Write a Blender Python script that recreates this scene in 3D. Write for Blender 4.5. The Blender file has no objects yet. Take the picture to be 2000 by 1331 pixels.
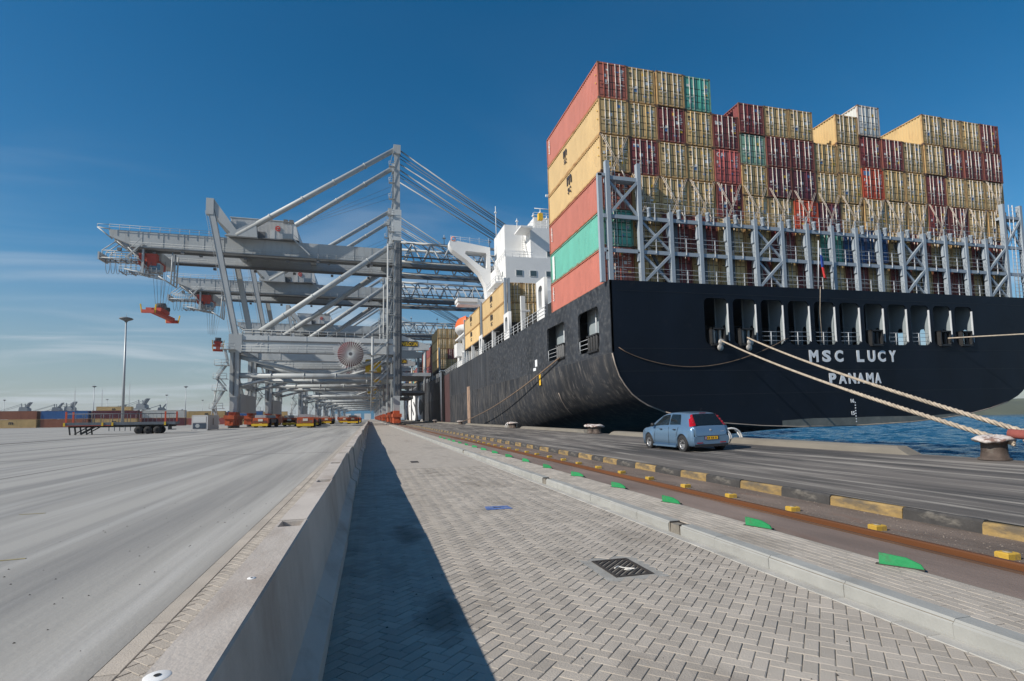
import bpy, math, random
from mathutils import Vector, Matrix
random.seed(7)
sc = bpy.context.scene
COL = sc.collection
rad = math.radians
# ---------------------------------------------------------------- camera
CAMH = 1.75
def cam_axes(y, p, r):
    y, p, r = rad(y), rad(p), rad(r)
    f = Vector((math.sin(y)*math.cos(p), math.cos(y)*math.cos(p), math.sin(p)))
    ri = Vector((math.cos(y), -math.sin(y), 0)); u = ri.cross(f)
    return ri*math.cos(r)+u*math.sin(r), u*math.cos(r)-ri*math.sin(r), f
CR, CU, CF = cam_axes(15.9, 3.84, -.7)
cd = bpy.data.cameras.new('camera'); cam = bpy.data.objects.new('camera', cd); COL.objects.link(cam)
cam.matrix_world = Matrix(((CR.x, CU.x, -CF.x, 0), (CR.y, CU.y, -CF.y, 0), (CR.z, CU.z, -CF.z, CAMH), (0, 0, 0, 1)))
cd.sensor_width = 36; cd.lens = 1050*36/2000; cd.shift_x = -.011; cd.shift_y = .03875
cd.clip_start = .05; cd.clip_end = 9000
sc.camera = cam
# ---------------------------------------------------------------- light
SUN_EL, SUN_TH = 33.2, 14.5
sdir = Vector((-math.cos(rad(SUN_TH))*math.cos(rad(SUN_EL)), -math.sin(rad(SUN_TH))*math.cos(rad(SUN_EL)), math.sin(rad(SUN_EL))))
sl = bpy.data.lights.new('sun', 'SUN'); sl.energy = 5.0; sl.angle = rad(.53); sl.color = (1, .935, .835)
so = bpy.data.objects.new('sun', sl); COL.objects.link(so); so.rotation_euler = sdir.to_track_quat('Z', 'Y').to_euler(); so.location = (-40, -20, 60)
w = bpy.data.worlds.new('World'); sc.world = w; w.use_nodes = True
nt = w.node_tree; nt.nodes.clear()
def N(t, **k):
    n = nt.nodes.new(t)
    for a, b in k.items(): setattr(n, a, b)
    return n
def L(a, b): nt.links.new(a, b)
sky = N('ShaderNodeTexSky', sky_type='NISHITA', sun_disc=False, sun_elevation=rad(SUN_EL), sun_rotation=rad(-(90+SUN_TH)), altitude=0, air_density=1.0, dust_density=.3, ozone_density=2.5)
tc = N('ShaderNodeTexCoord'); sep = N('ShaderNodeSeparateXYZ'); L(tc.outputs['Generated'], sep.inputs[0])
def mth(op, a, b=None):
    n = N('ShaderNodeMath', operation=op)
    for i, x in enumerate((a, b)):
        if x is None: continue
        if isinstance(x, (int, float)): n.inputs[i].default_value = x
        else: L(x, n.inputs[i])
    return n.outputs[0]
zz = mth('MAXIMUM', sep.outputs[2], .02); zs = mth('ADD', zz, .12)
cx = mth('DIVIDE', sep.outputs[0], zs); cy = mth('DIVIDE', sep.outputs[1], zs)
cmb = N('ShaderNodeCombineXYZ'); L(cx, cmb.inputs[0]); L(cy, cmb.inputs[1])
mp = N('ShaderNodeMapping'); mp.inputs['Rotation'].default_value = (0, 0, rad(24)); mp.inputs['Scale'].default_value = (.55, 1.2, 1); L(cmb.outputs[0], mp.inputs[0])
n1 = N('ShaderNodeTexNoise'); n1.inputs['Scale'].default_value = 1.1; n1.inputs['Detail'].default_value = 5; n1.inputs['Roughness'].default_value = .5; n1.inputs['Distortion'].default_value = .9; L(mp.outputs[0], n1.inputs[0])
n2 = N('ShaderNodeTexNoise'); n2.inputs['Scale'].default_value = .35; n2.inputs['Detail'].default_value = 2; L(cmb.outputs[0], n2.inputs[0])
r1 = N('ShaderNodeMapRange'); r1.inputs[1].default_value = .42; r1.inputs[2].default_value = .78; r1.interpolation_type = 'SMOOTHSTEP'; L(n1.outputs[0], r1.inputs[0])
r2 = N('ShaderNodeMapRange'); r2.inputs[1].default_value = .30; r2.inputs[2].default_value = .50; L(n2.outputs[0], r2.inputs[0])
r3 = N('ShaderNodeMapRange'); r3.inputs[1].default_value = .10; r3.inputs[2].default_value = .42; r3.inputs[3].default_value = 1.0; r3.inputs[4].default_value = .04; L(sep.outputs[2], r3.inputs[0])
cm = mth('MULTIPLY', mth('MULTIPLY', r1.outputs[0], r2.outputs[0]), r3.outputs[0])
hs = N('ShaderNodeHueSaturation'); hs.inputs['Hue'].default_value = .494; hs.inputs['Saturation'].default_value = 1.40; hs.inputs['Value'].default_value = 1.28; L(sky.outputs[0], hs.inputs['Color'])
mx = N('ShaderNodeMix', data_type='RGBA'); L(cm, mx.inputs['Factor']); 
hz = N('ShaderNodeMapRange'); hz.inputs[1].default_value = .0; hz.inputs[2].default_value = .30; hz.inputs[3].default_value = .66; hz.inputs[4].default_value = 0; hz.interpolation_type = 'SMOOTHERSTEP'; L(sep.outputs[2], hz.inputs[0])
hm = N('ShaderNodeMix', data_type='RGBA'); L(hz.outputs[0], hm.inputs['Factor']); L(hs.outputs[0], hm.inputs['A']); hm.inputs['B'].default_value = (3.5, 4.25, 4.95, 1)
L(hm.outputs['Result'], mx.inputs['A']); mx.inputs['B'].default_value = (7.6, 8.4, 9.2, 1)
bg = N('ShaderNodeBackground'); bg.inputs[1].default_value = .075; L(mx.outputs['Result'], bg.inputs[0])
wo = N('ShaderNodeOutputWorld'); L(bg.outputs[0], wo.inputs[0])
sc.view_settings.view_transform = 'Standard'; sc.view_settings.look = 'None'; sc.view_settings.exposure = .08; sc.view_settings.gamma = 1; sc.view_settings.use_curve_mapping = False
sc.cycles.max_bounces = 6; sc.cycles.diffuse_bounces = 3; sc.cycles.glossy_bounces = 3; sc.cycles.transmission_bounces = 4; sc.cycles.use_denoising = True
# ---------------------------------------------------------------- helpers
class MB:
    def __init__(s): s.v = []; s.f = []; s.sm = []
    def add(s, vs, fs, sm=False):
        o = len(s.v); s.v += [tuple(p) for p in vs]
        for f in fs: s.f.append(tuple(i+o for i in f)); s.sm.append(sm)
        return s
    def box(s, x0, x1, y0, y1, z0, z1):
        return s.add([(x0,y0,z0),(x1,y0,z0),(x1,y1,z0),(x0,y1,z0),(x0,y0,z1),(x1,y0,z1),(x1,y1,z1),(x0,y1,z1)],
                     [(0,3,2,1),(4,5,6,7),(0,1,5,4),(1,2,6,5),(2,3,7,6),(3,0,4,7)])
    def bev(s, x0, x1, y0, y1, z0, z1, b=.01):   # box with a chamfered top
        return s.add([(x0,y0,z0),(x1,y0,z0),(x1,y1,z0),(x0,y1,z0),(x0,y0,z1-b),(x1,y0,z1-b),(x1,y1,z1-b),(x0,y1,z1-b),(x0+b,y0+b,z1),(x1-b,y0+b,z1),(x1-b,y1-b,z1),(x0+b,y1-b,z1)],
                     [(0,3,2,1),(0,1,5,4),(1,2,6,5),(2,3,7,6),(3,0,4,7),(4,5,9,8),(5,6,10,9),(6,7,11,10),(7,4,8,11),(8,9,10,11)])
    def frame(s, p, q, up):
        p = Vector(p); q = Vector(q); d = (q-p).normalized(); u = Vector(up)
        if abs(d.dot(u)) > .98: u = Vector((0, 1, 0)) if abs(d.y) < .9 else Vector((1, 0, 0))
        a = d.cross(u).normalized(); b = a.cross(d)
        return p, q, a, b
    def beam(s, p, q, w, h=None, up=(0, 0, 1), w2=None, h2=None):
        h = h or w; p, q, a, b = s.frame(p, q, up); w2 = w2 or w; h2 = h2 or h
        vs = [c+a*(i*ww/2)+b*(j*hh/2) for c, ww, hh in ((p, w, h), (q, w2, h2)) for i, j in ((-1,-1),(1,-1),(1,1),(-1,1))]
        return s.add(vs, [(0,3,2,1),(4,5,6,7),(0,1,5,4),(1,2,6,5),(2,3,7,6),(3,0,4,7)])
    def tube(s, p, q, r, n=8, r2=None, cap=True):
        p, q, a, b = s.frame(p, q, (0, 0, 1)); r2 = r if r2 is None else r2
        vs = [c+a*(rr*math.cos(2*math.pi*i/n))+b*(rr*math.sin(2*math.pi*i/n)) for c, rr in ((p, r), (q, r2)) for i in range(n)]
        o = len(s.v); s.add(vs, [(i, (i+1) % n, n+(i+1) % n, n+i) for i in range(n)], True)
        if cap: s.add([], []); s.f += [tuple(o+i for i in range(n-1, -1, -1)), tuple(o+n+i for i in range(n))]; s.sm += [False, False]
        return s
    def path(s, pts, r, n=8):
        pts = [Vector(p) for p in pts]; o = len(s.v); ref = None
        for i, p in enumerate(pts):
            d = (pts[min(i+1, len(pts)-1)]-pts[max(i-1, 0)]).normalized()
            if ref is None: ref = d.cross(Vector((0, 0, 1))) if abs(d.z) < .95 else d.cross(Vector((0, 1, 0)))
            a = (ref-d*ref.dot(d)).normalized(); ref = a; b = d.cross(a)
            s.v += [tuple(p+a*(r*math.cos(2*math.pi*k/n))+b*(r*math.sin(2*math.pi*k/n))) for k in range(n)]
        for i in range(len(pts)-1):
            for k in range(n):
                s.f.append((o+i*n+k, o+i*n+(k+1) % n, o+(i+1)*n+(k+1) % n, o+(i+1)*n+k)); s.sm.append(True)
        s.f += [tuple(o+k for k in range(n-1, -1, -1)), tuple(o+(len(pts)-1)*n+k for k in range(n))]; s.sm += [False, False]
        return s
    def prism(s, pts, off, sm=False):
        n = len(pts); off = Vector(off); pts = [Vector(p) for p in pts]
        return s.add(pts+[p+off for p in pts], [tuple(range(n-1, -1, -1)), tuple(range(n, 2*n))]+[(i, (i+1) % n, n+(i+1) % n, n+i) for i in range(n)], sm)
    def lathe(s, prof, c=(0, 0, 0), n=16, axis='z', sm=True):
        o = len(s.v)
        for r, h in prof:
            for k in range(n):
                a = 2*math.pi*k/n; x, y = r*math.cos(a), r*math.sin(a)
                s.v.append((c[0]+x, c[1]+y, c[2]+h) if axis == 'z' else ((c[0]+h, c[1]+x, c[2]+y) if axis == 'x' else (c[0]+x, c[1]+h, c[2]+y)))
        for i in range(len(prof)-1):
            for k in range(n):
                s.f.append((o+i*n+k, o+i*n+(k+1) % n, o+(i+1)*n+(k+1) % n, o+(i+1)*n+k)); s.sm.append(sm)
        return s
    def grid(s, rows, sm=True, close=False):
        o = len(s.v); n = len(rows[0])
        for r in rows: s.v += [tuple(p) for p in r]
        for i in range(len(rows)-1):
            for k in range(n if close else n-1):
                s.f.append((o+i*n+k, o+i*n+(k+1) % n, o+(i+1)*n+(k+1) % n, o+(i+1)*n+k)); s.sm.append(sm)
        return s
    def mesh(s, name):
        m = bpy.data.meshes.new(name); m.from_pydata(s.v, [], s.f); m.polygons.foreach_set('use_smooth', s.sm); m.update(); return m
    def build(s, name, mat, parent=None, smooth=None):
        return obj(name, s.mesh(name), mat, parent)
def obj(name, me, mat, parent=None, mw=None):
    o = bpy.data.objects.new(name, me); COL.objects.link(o)
    if mat is not None and me is not None:
        if len(me.materials) == 0: me.materials.append(mat)
        elif me.materials[0] != mat:
            o.material_slots[0].link = 'OBJECT'; o.material_slots[0].material = mat
    if parent: o.parent = parent
    if mw is not None: o.matrix_world = mw
    return o
def empty(name, loc=(0, 0, 0), parent=None, mw=None):
    o = bpy.data.objects.new(name, None); COL.objects.link(o); o.location = loc; o.empty_display_size = .2
    if parent: o.parent = parent
    if mw is not None: o.matrix_world = mw
    return o
def tag(o, label, cat, group=None):
    o['label'] = label; o['category'] = cat
    if group: o['group'] = group
    return o
def kind(o, k): o['kind'] = k; return o
def copy_tree(o, parent=None):
    c = o.copy(); COL.objects.link(c); c.parent = parent
    for ch in list(o.children): copy_tree(ch, c)
    return c
def plate_holes(outer, holes, t):
    """2D outline with holes -> mesh data in the XY plane, thickness t (z -t/2..t/2)."""
    cu = bpy.data.curves.new('plate', 'CURVE'); cu.dimensions = '2D'; cu.fill_mode = 'BOTH'; cu.extrude = t/2
    for pl in [outer]+holes:
        sp = cu.splines.new('POLY'); sp.points.add(len(pl)-1)
        for i, p in enumerate(pl): sp.points[i].co = (p[0], p[1], 0, 1)
        sp.use_cyclic_u = True
    ob = bpy.data.objects.new('plate', cu); COL.objects.link(ob)
    me = bpy.data.meshes.new_from_object(ob.evaluated_get(bpy.context.evaluated_depsgraph_get()))
    bpy.data.objects.remove(ob); bpy.data.curves.remove(cu); me.materials.clear()
    return me
def text_mesh(body, size, ext=.01, bold=0.0, align='LEFT', sx=1.0, line=.75):
    cu = bpy.data.curves.new('lettering', 'FONT'); cu.body = body; cu.size = size; cu.extrude = ext; cu.offset = bold; cu.align_x = align; cu.space_line = line; cu.space_character = sx; cu.resolution_u = 3
    ob = bpy.data.objects.new('lettering', cu); COL.objects.link(ob)
    me = bpy.data.meshes.new_from_object(ob.evaluated_get(bpy.context.evaluated_depsgraph_get()))
    bpy.data.objects.remove(ob); bpy.data.curves.remove(cu); me.materials.clear()
    return me
def rrect(x0, x1, y0, y1, r, n=5):
    p = []
    for cx_, cy_, a0 in ((x1-r, y1-r, 0), (x0+r, y1-r, 90), (x0+r, y0+r, 180), (x1-r, y0+r, 270)):
        for k in range(n+1):
            a = rad(a0+90*k/n); p.append((cx_+r*math.cos(a), cy_+r*math.sin(a)))
    return p
MATS = {}
def mat(name, col, rough=.6, metal=0.0, var=.12, vs=1.0, st=(1, 1, 1), bump=0.0, bs=20.0, dirt=None, rnd=0.0, attr=False, spec=.5, world=False, dirt2=None, detail=4):
    if name in MATS: return MATS[name]
    m = bpy.data.materials.new(name); m.use_nodes = True; t = m.node_tree; b = t.nodes['Principled BSDF']
    b.inputs['Roughness'].default_value = rough; b.inputs['Metallic'].default_value = metal; b.inputs['Specular IOR Level'].default_value = spec
    def nn(ty, **k):
        n = t.nodes.new(ty)
        for a, c in k.items(): setattr(n, a, c)
        return n
    tcn = nn('ShaderNodeTexCoord')
    if world: gn = nn('ShaderNodeNewGeometry'); co = gn.outputs['Position']
    else: co = tcn.outputs['Object']
    def noise(scale, stretch, det=4, ro=.6):
        mpn = nn('ShaderNodeMapping'); mpn.inputs['Scale'].default_value = stretch; t.links.new(co, mpn.inputs[0])
        no = nn('ShaderNodeTexNoise'); no.inputs['Scale'].default_value = scale; no.inputs['Detail'].default_value = det; no.inputs['Roughness'].default_value = ro
        t.links.new(mpn.outputs[0], no.inputs[0]); return no.outputs[0]
    c0 = nn('ShaderNodeRGB'); c0.outputs[0].default_value = (*col, 1); cur = c0.outputs[0]
    def scale_by(fac):
        nonlocal cur
        vm = nn('ShaderNodeVectorMath', operation='SCALE'); t.links.new(cur, vm.inputs[0]); t.links.new(fac, vm.inputs['Scale']); cur = vm.outputs[0]
    def rng(src, a, b_, lo, hi):
        mr = nn('ShaderNodeMapRange'); t.links.new(src, mr.inputs[0])
        for i, x in enumerate((a, b_, lo, hi)): mr.inputs[i+1].default_value = x
        return mr.outputs[0]
    if var: scale_by(rng(noise(vs, st, detail), .3, .7, 1-var, 1+var))
    if rnd or attr:
        oi = nn('ShaderNodeObjectInfo'); f = rng(oi.outputs['Random'], 0, 1, 1-rnd, 1+rnd)
        scale_by(f)
        if attr:
            at = nn('ShaderNodeAttribute'); at.attribute_name = 'tone'; scale_by(rng(at.outputs['Fac'], -1, 1, 1-attr, 1+attr))
    for d in (dirt, dirt2):
        if d:
            dc, a0, a1, dsc, dst = d[:5]
            mxn = nn('ShaderNodeMix', data_type='RGBA'); t.links.new(rng(noise(dsc, dst, 6, .65), a0, a1, 0, d[5] if len(d) > 5 else 1), mxn.inputs['Factor'])
            t.links.new(cur, mxn.inputs['A']); mxn.inputs['B'].default_value = (*dc, 1); cur = mxn.outputs['Result']
    t.links.new(cur, b.inputs['Base Color'])
    if bump:
        bn = nn('ShaderNodeBump'); bn.inputs['Strength'].default_value = bump; bn.inputs['Distance'].default_value = .02
        t.links.new(noise(bs, (1, 1, 1), 5), bn.inputs['Height']); t.links.new(bn.outputs[0], b.inputs['Normal'])
    MATS[name] = m; return m
def emis_free_glass(name, col, rough=.08):
    m = mat(name, col, rough, 0, 0, spec=.8); return m
# ---------------------------------------------------------------- ground, quay, water
concrete = mat('yard concrete', (.335, .322, .295), .85, 0, .14, .22, (1, .06, 1), .25, 18, dirt=((.20, .195, .185), .45, .66, .7, (1, .035, 1), .85), dirt2=((.47, .46, .435), .54, .72, 1.1, (1, .022, 1), .75), world=True)
_y = MB(); _y.add([(-1500, -60, 0), (-1.828, -60, 0), (-1.828, 2600, 0), (-1500, 2600, 0)], [(0, 1, 2, 3)])
kind(_y.build('yard_ground', concrete), 'structure')
grv = mat('slab joint', (.07, .066, .06), .9, 0, .3, 2, world=True)
for x_, w_ in ((-28.5, .22), (-20.2, .05), (-11.0, .04)): kind(MB().box(x_-w_/2, x_+w_/2, -5, 900, -.02, .004).build('yard_joint_line', grv), 'structure')
for y_ in (30, 55, 80, 105): kind(MB().box(-90, -1.9, y_-.03, y_+.03, -.02, .0035).build('yard_joint_line', grv), 'structure')
kind(MB().box(-28.53, -28.47, -5, 900, 0, .03).build('landside_rail_line', mat('landside rail', (.2, .17, .15), .5, .5, .2, 2, world=True)), 'structure')
bedm = mat('paving bed', (.20, .18, .15), .95, 0, .2, 8, world=True)
_y = MB(); _y.add([(-1.84, -60, -.008), (4.34, -60, -.008), (4.34, 2600, -.008), (-1.84, 2600, -.008)], [(0, 1, 2, 3)])
road = kind(_y.build('service_road', bedm), 'structure')
paverm = mat('concrete paver', (.395, .351, .298), .9, 0, .13, 1.3, (1, 1, 1), .35, 60, dirt=((.15, .125, .10), .54, .70, .5, (1, .45, 1), .6), dirt2=((.45, .44, .41), .62, .8, 3.5, (1, 1, 1), .5), rnd=.10, attr=.12, world=True)
farpav = mat('far paving', (.385, .343, .293), .9, 0, .10, 3.5, (1, .3, 1), .3, 30, dirt=((.18, .16, .14), .55, .74, .4, (1, .25, 1), .6), dirt2=((.2, .19, .17), .6, .7, 9, (.35, 3.2, 1), .5), world=True)
YB = 19.0   # pavers are built up to here
_y = MB(); _y.add([(-1.66, YB, 0), (4.18, YB, 0), (4.18, 2600, 0), (-1.66, 2600, 0)], [(0, 1, 2, 3)])
_y.build('far_paving', farpav, road)
def proj(p):
    d = Vector(p)-Vector((0, 0, CAMH)); z = d.dot(CF)
    if z <= .1: return None
    return 1022+1050*d.dot(CR)/z, 743-1050*d.dot(CU)/z, z
def clip_x(poly, x0, x1):
    for ax, sgn, lim in ((0, 1, x0), (0, -1, -x1), (1, 1, -1.0), (1, -1, -YB)):
        out = []
        for i, p in enumerate(poly):
            q = poly[(i+1) % len(poly)]; dp = sgn*p[ax]-lim; dq = sgn*q[ax]-lim
            if dp >= 0: out.append(p)
            if dp*dq < 0:
                t_ = dp/(dp-dq); out.append((p[0]+(q[0]-p[0])*t_, p[1]+(q[1]-p[1])*t_))
        poly = out
        if len(poly) < 3: return []
    return poly
def paver_geo(poly, z1, b=.0035, dep=.05):
    n = len(poly); cx_ = sum(p[0] for p in poly)/n; cy_ = sum(p[1] for p in poly)/n
    ins = [(p[0]+(cx_-p[0])*.07, p[1]+(cy_-p[1])*.07) for p in poly]
    vs = [(p[0], p[1], z1-dep) for p in poly]+[(p[0], p[1], z1-b) for p in poly]+[(p[0], p[1], z1) for p in ins]
    fs = [(k*n+i, k*n+(i+1) % n, (k+1)*n+(i+1) % n, (k+1)*n+i) for k in (0, 1) for i in range(n)]+[tuple(range(2*n, 3*n))]
    return vs, fs
A_, B_, g_, h_ = .205, .1025, .003, .007
c45 = math.sqrt(.5)
def rot45(u, v): return (u-v)*c45, (u+v)*c45
full = []; part = []
GR = (2.57, 3.03, 5.45, 6.13)
blue_rect = None
span = 190
for i in range(-span, span):
    for j in range(-span//2, span//2):
        # 45-degree herringbone made of paired stones
        for o_, (u0, v0, lu, lv) in enumerate(((0, 0, A_, B_), (A_, B_-A_, B_, A_))):
            u = (i*B_)+j*2*A_+u0; v = (i*B_)+v0+0.0
            # lattice: step (B,B) along the zigzag, step (2A,0) across
            q = [rot45(u+du, v+dv) for du, dv in ((g_/2, h_/2), (lu-g_/2, h_/2), (lu-g_/2, lv-h_/2), (g_/2, lv-h_/2))]
            cxp = sum(p[0] for p in q)/4; cyp = sum(p[1] for p in q)/4
            if cyp < .5 or cyp > YB+.2 or cxp < -1.9 or cxp > 4.4: continue
            if -.85 < cxp < -.42: continue
            if GR[0]-.1 < cxp < GR[1]+.1 and GR[2]-.1 < cyp < GR[3]+.1: continue
            cl = clip_x(q, -1.66, 4.18)
            if not cl: continue
            pr = proj((cxp, cyp, 0)); ok = pr and -20 < pr[0] < 2020 and pr[1] < 1350
            if len(cl) == 4 and all(abs(a[0]-b[0])+abs(a[1]-b[1]) < 1e-6 for a, b in zip(cl, q)) and ok and cxp > -.1: full.append((pr[2], o_, (cxp, cyp), q))
            else: part.append(cl)
full.sort(key=lambda a: a[0])
pm = {}
for d_, o_, (px_, py_), q in full[:300]:
    if o_ not in pm:
        vs, fs = paver_geo([(a-px_, b-py_) for a, b in q], 0); mm = MB(); mm.add(vs, fs); pm[o_] = mm.mesh('paver')
    o = obj('paver', pm[o_], paverm, road); o.location = (px_, py_, random.uniform(-.0025, .001)); o.rotation_euler = (random.uniform(-.006, .006), random.uniform(-.006, .006), random.uniform(-.008, .008))
def stuff_pavers(name, polys, parent, z=0.0):
    mm = MB(); tone = []
    for p in polys:
        vs, fs = paver_geo(p, z+random.uniform(-.002, .001)); o0 = len(mm.f); mm.add(vs, fs); tv = random.uniform(-1, 1); tone += [tv]*len(vs)
    me = mm.mesh(name); at = me.attributes.new('tone', 'FLOAT', 'POINT'); at.data.foreach_set('value', tone)
    return kind(obj(name, me, paverm, parent), 'stuff')
stuff_pavers('herringbone_pavers', [f[3] for f in full[300:]]+part, road)
# border row beside the yard slab
_p = []
yv = .5
while yv < YB: _p.append([(-1.825, yv), (-1.67, yv), (-1.67, yv+.994), (-1.825, yv+.994)]); yv += 1.0
stuff_pavers('border_stones', _p, road)
_y = MB(); _y.add([(-1.825, YB, 0), (-1.67, YB, 0), (-1.67, 700, 0), (-1.825, 700, 0)], [(0, 1, 2, 3)]); _y.build('far_border', farpav, road)
# concrete collar of the drain and the cast grate
ironm = mat('cast iron', (.075, .065, .058), .7, .5, .25, 9, bump=.3, bs=60)
collar = mat('mortar collar', (.30, .29, .265), .95, 0, .2, 6, bump=.4, bs=50, world=True)
_c = MB()
for x0, x1, y0, y1 in ((GR[0]-.13, GR[1]+.13, GR[2]-.13, GR[2]), (GR[0]-.13, GR[1]+.13, GR[3], GR[3]+.13), (GR[0]-.13, GR[0], GR[2], GR[3]), (GR[1], GR[1]+.13, GR[2], GR[3])): _c.box(x0, x1, y0, y1, -.05, -.004)
_c.build('drain_collar', collar, road)
gr = empty('drain_grate', (2.8, 5.79, 0)); tag(gr, 'square black cast iron drain grate set in the herringbone paving', 'drain grate')
hx, hy = .23, .34
g = MB()
for a in ((-hx, -hx+.035, -hy, hy), (hx-.035, hx, -hy, hy), (-hx+.035, hx-.035, -hy, -hy+.035), (-hx+.035, hx-.035, hy-.035, hy)): g.box(*a, -.04, .004)
g.build('rim', ironm, gr)
ins = [(-hx+.036, -hy+.036), (hx-.036, -hy+.036), (hx-.036, hy-.036), (-hx+.036, hy-.036)]
for k in range(-6, 7):
    c = k*.088; u0, u1 = c-.021, c+.021     # diagonal bars x-y=c
    poly = [(-2, -2-u0), (2, 2-u0), (2, 2-u1), (-2, -2-u1)]
    out = [(a, b) for a, b in poly]
    for ax, sg, lim in ((0, 1, ins[0][0]), (0, -1, -ins[1][0]), (1, 1, ins[0][1]), (1, -1, -ins[2][1])):
        o2 = []
        for i in range(len(out)):
            p, q = out[i], out[(i+1) % len(out)]; dp, dq = sg*p[ax]-lim, sg*q[ax]-lim
            if dp >= 0: o2.append(p)
            if dp*dq < 0: t_ = dp/(dp-dq); o2.append((p[0]+(q[0]-p[0])*t_, p[1]+(q[1]-p[1])*t_))
        out = o2
        if len(out) < 3: break
    if len(out) >= 3: MB().prism([(a, b, -.035) for a, b in out], (0, 0, .036)).build('bar', ironm, gr)
_b = MB(); _b.box(-hx+.03, hx-.03, -hy+.03, hy-.03, -.2, -.19); _b.build('sump', mat('sump', (.01, .01, .01), 1, 0, 0), gr)
ragm = mat('white rag', (.62, .60, .56), .9, 0, .2, 9)
rp = [(2.68+.20*t_+.012*math.sin(9*t_), 5.72+.06*math.sin(4*t_)-.05*t_, .016+.006*math.sin(7*t_)) for t_ in [k/14 for k in range(15)]]
tag(MB().path(rp, .0075, 7).path([(2.76, 5.64, .016), (2.80, 5.60, .018), (2.84, 5.61, .016), (2.83, 5.65, .018), (2.78, 5.66, .016)], .005, 6).build('rope_scrap', ragm), 'scrap of white rope lying across the drain grate', 'rope')
# blue lid lying flat in the paving
bl = empty('blue_plate', (2.35, 10.2, 0)); tag(bl, 'flat blue painted cover plate lying on the herringbone paving', 'cover plate')
blm = mat('blue plate paint', (.085, .15, .36), .75, 0, .3, 5, dirt=((.3, .29, .27), .5, .72, 9, (1, 1, 1), .7))
MB().prism([(-.24, -.17, .003), (.26, -.19, .003), (.24, .17, .003), (-.2, .19, .003)], (0, 0, .006)).build('plate', blm, bl)
MB().box(-.06, .08, -.012, .012, .009, .014).box(-.06, -.04, .03, .06, .009, .013).build('lifting_slot', ironm, bl)
dk = MB(); dk.bev(1.55, 1.85, 21.4, 22.2, .0, .006, .002)
tag(dk.build('manhole_cover', ironm), 'small dark iron cover flush with the paved road beyond the blue plate', 'manhole cover')
# kerb and brick strip
kerbm = mat('kerb concrete', (.315, .315, .295), .85, 0, .10, 2.2, bump=.2, bs=45, dirt=((.2, .19, .17), .56, .75, 1.6, (1, 1, 3), .6), rnd=.06, world=True)
_k = MB(); _k.add([(4.34, -60, .13), (5.4, -60, .13), (5.4, 2600, .13), (4.34, 2600, .13), (4.34, -60, -.1), (4.34, 2600, -.1)], [(0, 1, 2, 3), (4, 0, 3, 5)])
kerb = kind(_k.build('kerb', bedm), 'structure')
kp = MB(); kp.add([(0, .003, -.1), (.18, .003, -.1), (.18, .997, -.1), (0, .997, -.1), (-.012, .003, .115), (.18, .003, .115), (.18, .997, .115), (-.012, .997, .115), (.02, .003, .15), (.18, .003, .15), (.18, .997, .15), (.02, .997, .15)],
                  [(0, 1, 5, 9, 8, 4), (3, 7, 11, 10, 6, 2), (0, 4, 7, 3), (4, 8, 11, 7), (8, 9, 10, 11)])
kme = kp.mesh('kerb_stone')
inlets = [7.0, 13.2, 25.8]
yv = .2
while yv < 130:
    hit = [i for i in inlets if abs(yv-i) < .15]
    if hit: yv += .32; continue
    nx = [i for i in inlets if 0 < i-yv < 1.0]
    s_ = (nx[0]-yv) if nx else 1.0
    if s_ > .08:
        o = obj('kerb_stone', kme, kerbm, kerb); o.location = (4.34+random.uniform(-.004, .004), yv, random.uniform(-.004, .003)); o.scale = (1, s_, 1)
    yv += s_
_k = MB(); _k.box(4.335, 4.52, 130.2, 900, -.1, .15); _k.build('far_kerb', kerbm, kerb)
for i, yi in enumerate(inlets):
    e = empty('kerb_inlet', (4.34, yi, 0)); tag(e, 'dark steel drain inlet plates in the gap between concrete kerb stones', 'drain inlet', 'kerb drain inlets')
    MB().prism([(0, .02, 0), (.16, .02, 0), (.16, .02, .15), (-.01, .02, .15)], (0, .012, 0)).build('side_plate', ironm, e)
    MB().prism([(0, .27, 0), (.16, .27, 0), (.16, .27, .15), (-.01, .27, .15)], (0, .012, 0)).build('side_plate', ironm, e)
    MB().box(.12, .15, .04, .27, 0, .14).build('back_plate', ironm, e)
gut = mat('gutter stone', (.40, .385, .35), .9, 0, .12, 3, bump=.3, bs=50, rnd=.1, world=True)
gme = MB().bev(4.185, 4.333, 0, .294, -.05, .004, .005).mesh('gutter_stone')
for k in range(120): o = obj('gutter_stone', gme, gut, road); o.location = (0, .3+k*.3, random.uniform(-.002, .002))
MB().box(4.185, 4.333, 36.31, 600, -.05, .004).build('far_gutter', gut, road)
# stretcher bond strip, z=.15
_p = []
for r_ in range(8):
    yv = .3+(r_ % 2)*.105
    x0 = 4.525+r_*.102
    while yv < 24: _p.append([(x0, yv), (x0+.097, yv), (x0+.097, yv+.205), (x0, yv+.205)]); yv += .21
near = [p for p in _p if p[0][1] < 5.0 and proj((p[0][0], p[0][1], .15)) and -20 < proj((p[0][0], p[0][1], .15))[0] < 2010]
bme = MB(); vs, fs = paver_geo([(0, 0), (.097, 0), (.097, .205), (0, .205)], 0); bme.add(vs, fs); bme = bme.mesh('brick')
for p in near: o = obj('brick', bme, paverm, kerb); o.location = (p[0][0], p[0][1], .147+random.uniform(-.002, .001)); o.rotation_euler.z = random.uniform(-.01, .01)
stuff_pavers('strip_bricks', [p for p in _p if p not in near], kerb, .147)
_k = MB(); _k.box(4.525, 5.34, 24.2, 900, .1, .147); _k.build('far_strip', farpav, kerb)
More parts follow.
